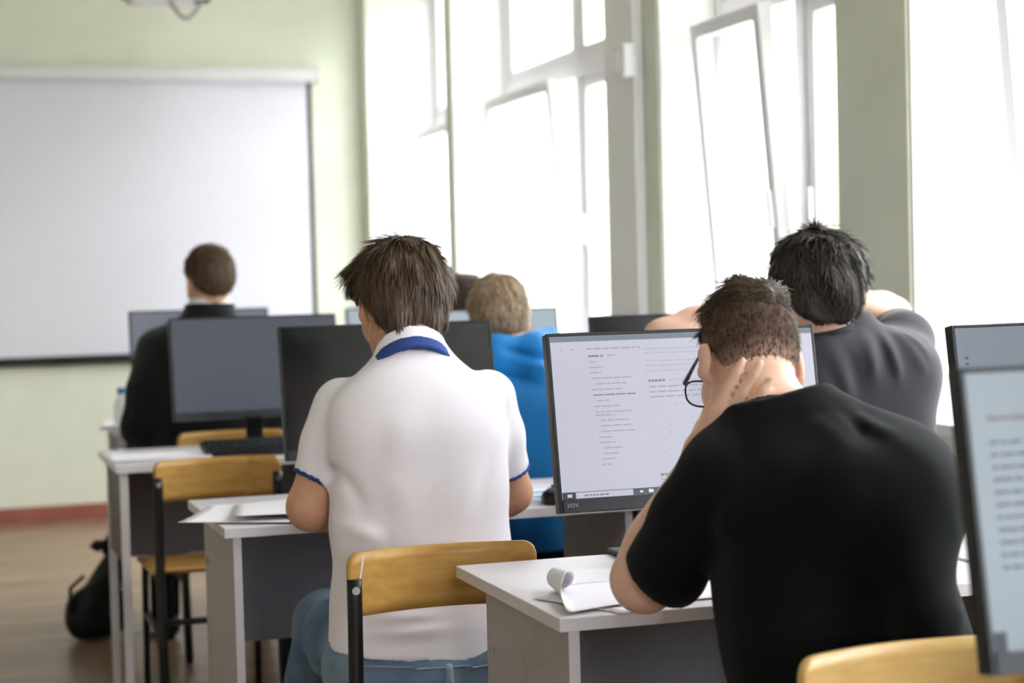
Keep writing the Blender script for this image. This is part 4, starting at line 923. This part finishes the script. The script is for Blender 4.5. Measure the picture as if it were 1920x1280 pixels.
rootB, shirtB, TB, RB, bB = person(dict(
    base=(1.28, 2.35, 0), label='student in a black T-shirt and glasses resting his cheek on his hand', hs=.94, h=.0052,
    head=headB, hrot=(1, 27, 6), neck=V(1.2261, 2.4975, 1.0439), torso=(taB, tbB, (1, .0, .0), secB), skin='skin_pale', nr=(.056, .060),
    arms=[dict(sh=shL, el=elL, wr=wrL, r=(.044, .050, .031), hand=handB), dict(sh=shR, el=elR, wr=wrR, r=(.044, .044, .031), hand=HD(V(-.8, .5, -.05), V(0, 0, -1), V(-.5, -.6, 0)))],
    hair=[dict(name='cropped_hair', th=(.0022, .0022, .0022), line=[(-.13, -.072), (-.06, -.07), (-.03, -.05), (-.018, .0), (.02, .015), (.045, .005), (.06, .03), (.09, .07), (.13, .1)], mat='hair_cropped', wav=.0, h=.004, n=9000, len=.009, w=.0011, sink=.0008, flow=fall((.0, -.03, .13), .8), lift=.35, jit=.3, seed=5, smat='hair_dark_top',
               hvf=lambda L: np.clip((L[:, 2] + .066) / .075, 0, 1) * (.93 + waves(77, 170, .10, n=14)(L.astype(np.float32)))),
          dict(name='hair', th=(.008, .012, .020), line=TOPL, mat='hair_dark_top', n=7500, len=.040, w=.0020, flow=lambda L: np.stack([L[:, 0] * 2 - .1, .9 + 0 * L[:, 1], -.25 - 6 * np.maximum(L[:, 1], 0)], 1), seed=8, wav=.007, lift=.14, jit=.22, h=.0042, occ=False, taper=.014,
               extra=[((-.03, .085, .085), (-.050, .108, .035), .022, .009), ((.0, .09, .09), (.01, .115, .05), .022, .010), ((.035, .085, .085), (.05, .105, .045), .020, .009)])],
    shirt=dict(name='t_shirt', mat='tshirt_black', off=.006, h=.006, k=.028, hem=(V(1.245, 2.28, .50), V(0, -.2, -1)),
               neckhole=[(V(1.2218, 2.4824, 1.0249), V(1.2396, 2.5372, 1.0982), .062, .072)],
               sleeves=[dict(pts=[V(1.1043, 2.4710, 0.9682), V(1.0778, 2.4882, 0.9161), V(1.0572, 2.5340, 0.8373)], r=[.060, .062, .066], plane=(V(1.0408, 2.5383, 0.8111), V(1.0102, 2.5780, 0.7622) - V(1.0558, 2.4930, 0.8529))),
                        dict(f=(0, .4, 1), r=[.060, .062, .066], cut=.72, k=.09)],
               extra=[(V(1.1299, 2.4953, 0.9957), V(1.1926, 2.4865, 1.0221), .050, .045), (V(1.2774, 2.4174, 1.0310), V(1.3386, 2.3539, 0.9855), .055, .055), (V(1.2416, 2.3210, 0.9558), V(1.3262, 2.3036, 0.9370), .075, .068), (V(1.3262, 2.3036, 0.9370), V(1.3011, 2.1908, 0.7962), .062, .05)], extra_k=.08,
               folds=[waves(21, 14, .006, (1, 1, 1)), Ridges([(V(1.2209, 2.3742, 1.0761), V(1.2387, 2.2820, 1.0130), .02, .008), (V(1.2798, 2.3550, 1.0706), V(1.3069, 2.2817, 1.0321), .014, .010), (V(1.3042, 2.3364, 1.0667), V(1.2366, 2.2934, 1.0197), .016, -.009), (V(1.2504, 2.3646, 1.0753), V(1.2668, 2.2723, 0.9972), .012, .008), (V(1.3244, 2.2970, 1.0300), V(1.3453, 2.2342, 0.9360), .02, .008), (V(1.0737, 2.3947, 0.9119), V(1.0492, 2.4408, 0.8057), .016, -.008),
                              (V(1.0856, 2.3484, 0.9016), V(1.0690, 2.3516, 0.8413), .02, -.007), (V(1.3712, 2.2777, 0.9140), V(1.2525, 2.1659, 0.8336), .025, .008), (V(1.3922, 2.2700, 0.8904), V(1.3067, 2.1890, 0.7960), .02, -.007), (V(1.1772, 2.4085, 1.0525), V(1.1406, 2.3546, 0.9815), .02, .005)])],
               collars=[(V(1.2171, 2.4733, 1.0202), V(1.2276, 2.5031, 1.0662), (1, 0, 0), [(.12, .083, .080, .004), (.45, .076, .074, .002), (.85, .070, .069, 0)], .006, 'neckband', 'tshirt_black')]),
    legs=[dict(hip=V(1.22, 2.36, .53), knee=V(1.37, 2.78, .54), ank=V(1.36, 2.74, .09), toe=V(1.36, 2.93, .02)), dict(hip=V(1.37, 2.36, .53), knee=V(1.57, 2.78, .54), ank=V(1.58, 2.74, .09), toe=V(1.60, 2.93, .02))],
    trousers=dict(mat='trouser_dark', h=.007, pelvis=(V(1.25, 2.32, .535), V(.18, .14, .10)), folds=[waves(4, 22, .005)])))
# glasses
gl = empty('glasses', (0, 0, 0)); gl.parent = rootB; gl.location = (0, 0, 0)
mat('glasses_black', (20, 20, 24), .3, .5); glass_mat('lens', (.93, .95, .97), .05)
def LB(x, y, z): return Vector((TB(x, y, z) - bB).tolist())
for q in (-1, 1):
    MB().tube([LB(q * .086, -.022, .010), LB(q * .084, .01, .020), LB(q * .080, .06, .018), LB(q * .076, .112, .014)], [.0022, .0022, .003, .0042], 8).build('temple_arm', MATS['glasses_black'], gl, True)
for q in (-1, 1):
    ring = []
    for k in range(28):
        a = 2 * math.pi * k / 28; cx, cz = math.cos(a), math.sin(a); e = 2 / 2.8
        ring.append((q * .042 + .0325 * math.copysign(abs(cx) ** e, cx), .118 - .10 * abs(q * .042 + .0325 * cx) ** 2 * 1.5, -.002 + .0245 * math.copysign(abs(cz) ** e, cz)))
    MB().tube([LB(*p) for p in ring], .0017, 8, closed=True).build('rim', MATS['glasses_black'], gl, True)
    m = MB(); vs_ = [m.bm.verts.new(LB(p[0], p[1], p[2])) for p in ring]; m.bm.faces.new(vs_); m.build('lens', MATS['lens'], gl)
MB().tube([LB(-.010, .1185, .004), LB(0, .120, .008), LB(.010, .1185, .004)], .0018, 8).build('bridge', MATS['glasses_black'], gl, True)

# --- student in the dark grey T-shirt, hands behind the head
shL, elL = V(1.8536, 3.7045, 1.0610), V(1.6306, 3.9053, 1.1317); shR, elR = V(2.1036, 3.6235, 1.0541), V(2.2097, 3.8667, 1.1662)
secC = [(-.08, .185, .13, 0), (.0, .182, .128, 0), (.3, .176, .120, 0), (.55, .180, .120, -.004), (.72, .185, .118, -.01), (.82, .182, .106, -.012), (.88, .158, .095, -.010), (.93, .116, .08, -.004), (.97, .084, .07, 0), (1.03, .06, .062, 0)]
person(dict(
    base=(2.0, 3.55, 0), label='student in a dark grey T-shirt with both arms raised to the head', hs=1.0, h=.0075,
    head=V(1.8944, 3.6446, 1.2215), hrot=(4, 8, 2), neck=V(1.9285, 3.6404, 1.1203), torso=(V(1.9551, 3.5507, 0.6270), V(1.9556, 3.6543, 1.1646), (1, -.05, 0), secC), skin='skin_pale',
    arms=[dict(sh=shL, el=elL, wr=V(1.9017, 3.9049, 1.2159), r=(.046, .044, .031), hand=HD(V(.8, -.1, .1), V(.2, -.9, 0), V(0, 0, 1))), dict(sh=shR, el=elR, wr=V(2.0609, 3.7689, 1.2043), r=(.048, .046, .032), hand=HD(V(-.8, -.1, .1), V(-.2, -.9, 0), V(0, 0, 1)))],
    hair=[dict(name='hair', th=(.028, .024, .026), line=[(-.13, -.07), (-.06, -.07), (-.038, -.05)] + FULL[3:], mat='hair_black', n=5000, len=.045, w=.0036, flow=fall((.0, -.03, .13), .6, side=.2), seed=13, wav=.012, lift=.10, jit=.3, h=.005,
               extra=[((-.03, -.07, -.02), (-.03, -.066, -.05), .036, .03), ((.03, -.07, -.02), (.03, -.066, -.05), .036, .03)])],
    shirt=dict(name='t_shirt', mat='tshirt_grey', off=.006, h=.0065, k=.06, hem=(V(1.9551, 3.5507, 0.6270), V(0, 0, -1)), neckhole=[(V(1.9256, 3.6304, 1.1087), V(1.9174, 3.6466, 1.1922), .060, .068)],
               sleeves=[dict(pts=[V(1.8648, 3.7006, 1.0546), V(1.7843, 3.7804, 1.0877), V(1.7241, 3.8530, 1.1037)], r=[.068, .066, .062], plane=(V(1.7582, 3.8102, 1.0975), V(1.6306, 3.9053, 1.1317) - V(1.8536, 3.7045, 1.0610))),
                        dict(pts=[V(2.0838, 3.6085, 1.0435), V(2.1421, 3.6972, 1.1112), V(2.2061, 3.8460, 1.1436)], r=[.070, .068, .062], plane=(V(2.1773, 3.7814, 1.1355), V(2.2097, 3.8667, 1.1662) - V(2.1128, 3.6428, 1.0894)))],
               extra=[(V(2.0735, 3.5908, 1.0446), V(2.0217, 3.5587, 0.8586), .065, .05)], extra_k=.06,
               folds=[Ridges([(V(1.8738, 3.5741, 1.1239), V(1.8920, 3.4577, 0.9776), .016, .010), (V(1.9577, 3.5473, 1.1333), V(1.9474, 3.4410, 1.0104), .014, .011), (V(2.0013, 3.5544, 1.1375), V(2.0122, 3.4628, 1.0294), .013, .011), (V(2.0396, 3.5632, 1.1419), V(2.0754, 3.5066, 1.0598), .012, .011),
                              (V(1.9901, 3.5580, 1.1378), V(1.9908, 3.4485, 1.0253), .010, -.008), (V(1.8359, 3.5418, 1.0564), V(1.8594, 3.4460, 0.9458), .016, .009), (V(1.9085, 3.5304, 1.1005), V(1.9142, 3.4291, 0.9670), .014, -.008), (V(2.0567, 3.5579, 1.1474), V(2.0981, 3.5213, 1.0878), .010, .009)]), waves(31, 15, .005)],
               collars=[(V(1.9235, 3.6313, 1.1147), V(1.9210, 3.6444, 1.1647), (1, 0, 0), [(.15, .082, .078, 0), (.5, .074, .072, 0), (.8, .068, .066, 0)], .006, 'neckband', 'tshirt_grey')]),
    legs=[dict(hip=V(1.89, 3.56, .53), knee=V(1.84, 3.99, .55), ank=V(1.84, 3.97, .09), toe=V(1.82, 4.15, .02)), dict(hip=V(2.08, 3.56, .53), knee=V(2.13, 3.99, .55), ank=V(2.13, 3.97, .09), toe=V(2.15, 4.15, .02))],
    trousers=dict(mat='trouser_dark', h=.009, pelvis=(V(1.98, 3.52, .545), V(.185, .14, .105)))))

# --- suited student at the left
secD = [(-.06, .215, .145, 0), (.0, .212, .142, 0), (.3, .200, .135, 0), (.55, .205, .135, -.004), (.74, .212, .130, -.01), (.84, .205, .115, -.012), (.90, .165, .098, -.008), (.95, .110, .08, 0), (1.0, .075, .068, 0)]
shL, elL = V(0.7712, 6.4932, 1.0523), V(0.7142, 6.4601, 0.7925); shR, elR = V(1.1377, 6.4169, 1.0505), V(1.1680, 6.3868, 0.7843)
person(dict(
    base=(.98, 6.40, 0), label='student in a black suit jacket facing the projection screen', hs=.94, h=.009,
    head=V(0.9582, 6.4205, 1.2907), hrot=(-14, 6, 0), neck=V(0.9590, 6.4372, 1.1793), torso=(V(0.9271, 6.3825, 0.5520), V(0.9627, 6.4577, 1.1980), (1, 0, 0), secD), skin='skin_warm',
    arms=[dict(sh=shL, el=elL, wr=V(.74, 6.72, .80), hand=HD(V(.5, .8, -.1), V(0, 0, -1), V(1, 0, 0))), dict(sh=shR, el=elR, wr=V(1.16, 6.75, .80), hand=HD(V(-.5, .8, -.1), V(0, 0, -1), V(-1, 0, 0)))],
    hair=[dict(name='hair', th=(.014, .014, .020), line=[(-.13, -.055), (-.06, -.055), (-.035, -.04), (-.018, .01), (.02, .02), (.05, .03), (.07, .05), (.10, .085), (.13, .1)], mat='hair_chestnut', n=2500, len=.04, w=.004, flow=fall((.0, -.03, .13), .8), seed=17, wav=.003, lift=.08, jit=.15, h=.006)],
    shirt=dict(name='suit_jacket', mat='suit_black', off=.006, h=.009, k=.06, neckhole=[(V(0.9554, 6.4167, 1.1609), V(0.9576, 6.4201, 1.2737), .062, .07)], hem=(V(.98, 6.4, .46), V(0, 0, -1)),
               sleeves=[dict(pts=[V(0.7855, 6.4886, 1.0519), V(0.7328, 6.4585, 0.9139), V(0.7048, 6.4422, 0.7942), V(.75, 6.70, .805)], r=[.078, .074, .068, .046]), dict(pts=[V(1.1305, 6.4192, 1.0507), V(1.1612, 6.3827, 0.8989), V(1.1712, 6.3750, 0.7755), V(1.15, 6.73, .805)], r=[.078, .074, .068, .046])],
               folds=[waves(41, 13, .006)],
               collars=[(V(0.9566, 6.4265, 1.1531), V(0.9583, 6.4296, 1.2511), (1, 0, 0), [(.2, .082, .080, 0), (.6, .077, .076, 0), (.86, .073, .073, 0)], .008, 'shirt_collar', 'shirt_white'),
                        (V(0.9565, 6.4264, 1.1494), V(0.9578, 6.4292, 1.2361), (1, 0, 0), [(.0, .108, .102, 0), (.4, .096, .092, 0), (.80, .086, .084, 0)], .012, 'jacket_collar', 'suit_black')]),
    legs=[dict(hip=V(.89, 6.42, .53), knee=V(.82, 6.80, .55), ank=V(.80, 6.70, .09), toe=V(.79, 6.9, .02)), dict(hip=V(1.08, 6.42, .53), knee=V(1.14, 6.80, .55), ank=V(1.14, 6.70, .09), toe=V(1.15, 6.9, .02))],
    trousers=dict(mat='trouser_black', h=.009, pelvis=(V(.98, 6.40, .55), V(.19, .14, .105)))))

# --- blond student in the blue jacket
secE = [(-.10, .205, .15, 0), (.0, .200, .148, 0), (.3, .190, .138, 0), (.55, .190, .134, -.004), (.74, .192, .126, -.01), (.84, .186, .112, -.012), (.90, .155, .10, -.008), (.95, .110, .085, 0), (1.0, .085, .075, 0)]
tE = (V(1.5132, 4.7216, 0.5656), V(1.5454, 4.8352, 1.0816))
shL, elL = V(1.3972, 4.8587, 0.9895), V(1.3651, 4.8411, 0.7987); shR, elR = V(1.7006, 4.8238, 0.9903), V(1.7307, 4.8068, 0.7891)
person(dict(
    base=(1.56, 4.84, 0), label='blond student in a bright blue hooded jacket', hs=.93, h=.008,
    head=V(1.5343, 4.8626, 1.1578), hrot=(8, 16, 0), neck=V(1.5381, 4.8373, 1.0743), torso=(*tE, (1, 0, 0), secE), skin='skin_pale',
    arms=[dict(sh=shL, el=elL, wr=V(1.42, 5.36, .80), hand=HD(V(.3, .9, -.1), V(0, 0, -1), V(1, 0, 0))), dict(sh=shR, el=elR, wr=V(1.75, 5.36, .80), hand=HD(V(-.3, .9, -.1), V(0, 0, -1), V(-1, 0, 0)))],
    hair=[dict(name='hair', th=(.016, .014, .018), line=FULL[:1] + [(-.06, -.07), (-.035, -.05), (-.018, .0), (.02, .02), (.05, .03), (.07, .05), (.10, .085), (.13, .1)], mat='hair_blond', n=3500, len=.04, w=.0034, flow=fall((.0, -.04, .13), .7, side=.15), seed=19, wav=.005, lift=.15, jit=.3, h=.0055)],
    shirt=dict(name='hooded_jacket', mat='jacket_blue', off=.008, h=.008, k=.06, neckhole=[(V(1.5317, 4.8181, 1.0677), V(1.5233, 4.8238, 1.1498), .060, .07)], hem=(V(1.5125, 4.7211, 0.5451), V(0, 0, -1)),
               extra=[(V(1.4275, 4.8314, 1.0861), V(1.4895, 4.7581, 1.0668), .045, .055), (V(1.4895, 4.7581, 1.0668), V(1.5906, 4.7362, 1.0725), .055, .05), (V(1.5906, 4.7362, 1.0725), V(1.6664, 4.8179, 1.1002), .05, .04), (V(1.4435, 4.7613, 1.0362), V(1.5794, 4.7065, 1.0256), .04, .04)], extra_k=.03,
               sleeves=[dict(pts=[V(1.4056, 4.8559, 0.9863), V(1.3767, 4.8406, 0.8873), V(1.3623, 4.8420, 0.7988), V(1.42, 5.33, .805)], r=[.075, .070, .066, .045]), dict(pts=[V(1.6948, 4.8256, 0.9874), V(1.7167, 4.8146, 0.8799), V(1.7336, 4.8058, 0.7891), V(1.75, 5.33, .805)], r=[.075, .07, .066, .045])],
               folds=[waves(51, 20, .008), Ridges([(V(1.4949, 4.7474, 1.1080), V(1.6471, 4.6970, 1.0745), .014, .012), (V(1.4844, 4.7177, 1.0683), V(1.6116, 4.6649, 1.0332), .012, .010), (V(1.4782, 4.7205, 1.0874), V(1.6293, 4.6703, 1.0512), .010, -.010), (V(1.4314, 4.7227, 1.0236), V(1.5688, 4.6774, 0.9966), .014, -.014), (V(1.5359, 4.7551, 1.1064), V(1.6192, 4.7275, 1.0894), .010, -.008)])]),
    legs=[dict(hip=V(1.46, 4.88, .53), knee=V(1.42, 5.30, .55), ank=V(1.42, 5.24, .09), toe=V(1.40, 5.4, .02)), dict(hip=V(1.66, 4.88, .53), knee=V(1.70, 5.30, .55), ank=V(1.70, 5.24, .09), toe=V(1.72, 5.4, .02))],
    trousers=dict(mat='trouser_black', h=.009, pelvis=(V(1.56, 4.84, .545), V(.195, .15, .105)))))

# --- dark-haired student in the farthest row
tF = (V(1.86, 6.38, .53), V(1.8639, 6.2870, 1.0371)); 
person(dict(
    base=(1.86, 6.36, 0), label='dark-haired student partly hidden behind the blond head', hs=.95, h=.010,
    head=V(1.8404, 6.2361, 1.1656), hrot=(0, 10, 0), neck=V(1.8552, 6.2695, 1.0571), torso=(*tF, (1, 0, 0), secC), skin='skin_warm',
    arms=[dict(sh=V(1.69, 6.40, 1.0), el=V(1.64, 6.46, .80), wr=V(1.72, 6.72, .80), hand=HD(V(.3, .9, -.1), V(0, 0, -1), V(1, 0, 0))), dict(sh=V(2.03, 6.40, 1.0), el=V(2.08, 6.46, .80), wr=V(2.0, 6.72, .80), hand=HD(V(-.3, .9, -.1), V(0, 0, -1), V(-1, 0, 0)))],
    hair=[dict(name='hair', th=(.018, .016, .018), line=FULL, mat='hair_far', n=1500, len=.045, w=.004, flow=fall((.0, -.03, .13), .8), seed=23, wav=.004, lift=.1, jit=.2, h=.007)],
    shirt=dict(name='sweater', mat='sweater_dark', off=.006, h=.010, k=.06, neckhole=[(V(1.8425, 6.2302, 1.0203), V(1.8430, 6.2342, 1.1350), .060, .068)], hem=(V(1.86, 6.38, .50), V(0, 0, -1)),
               sleeves=[dict(pts=[V(1.70, 6.40, 1.0), V(1.64, 6.46, .81), V(1.72, 6.69, .80)], r=[.07, .06, .042]), dict(pts=[V(2.02, 6.40, 1.0), V(2.08, 6.46, .81), V(2.0, 6.69, .80)], r=[.07, .06, .042])], folds=[waves(61, 14, .005)]),
    legs=[dict(hip=V(1.77, 6.40, .53), knee=V(1.74, 6.80, .55), ank=V(1.74, 6.74, .09), toe=V(1.72, 6.9, .02)), dict(hip=V(1.95, 6.40, .53), knee=V(1.98, 6.80, .55), ank=V(1.98, 6.74, .09), toe=V(2.0, 6.9, .02))],
    trousers=dict(mat='trouser_black', h=.011, pelvis=(V(1.86, 6.36, .55), V(.185, .14, .10)))))

# ---------------------------------------------------------------- black bag on the floor by the left desk
bgc = V(.575, 6.78, 0); bag = empty('backpack', (.575, 6.78, 0), 0, 'slumped black backpack standing on the floor beside the left desks', 'backpack')
mat('bag_black', (20, 21, 23), .6, .35, noise=(12, .3), bump=(60, .3))
bp = [Cap(bgc + V(-.035, 0, .075), bgc + V(.035, 0, .085), .078, .078), Cap(bgc + V(-.015, 0, .10), bgc + V(.06, 0, .31), .090, .030), Ell(bgc + V(-.06, -.035, .10), V(.052, .055, .085))]
bv = Vol.around(bp, .008)
for f in bp: bv.add(f, .05)
pts_b = bv.pts(); bv.A -= waves(71, 26, .012)(pts_b) + Ridges([(bgc + V(-.08, -.08, .18), bgc + V(.06, -.08, .26), .014, .012), (bgc + V(-.06, -.09, .08), bgc + V(.05, -.09, .14), .014, -.010), (bgc + V(.03, -.09, .05), bgc + V(.05, -.08, .24), .012, .010)])(pts_b)
bv.A = smax(bv.A, .006 - pts_b[..., 2], .01).astype(np.float32)
volobj('bag_body', bv, 'bag_black', bag, bgc, 2)
MB().tube([(.02, -.02, .31), (.03, -.03, .37), (.055, -.03, .40), (.075, -.02, .36), (.075, -.01, .31)], .013, 10, flat=.6).build('carry_loop', MATS['bag_black'], bag, True)
MB().tube([(-.02, -.03, .33), (-.01, -.03, .345), (.02, -.03, .345), (.03, -.03, .32)], .022, 10).build('rolled_flap', MATS['bag_black'], bag, True)
MB().tube([(-.07, -.075, .06), (-.115, -.07, .12), (-.11, -.06, .20), (-.06, -.05, .24)], .014, 10, flat=.5).build('shoulder_strap', MATS['bag_black'], bag, True)
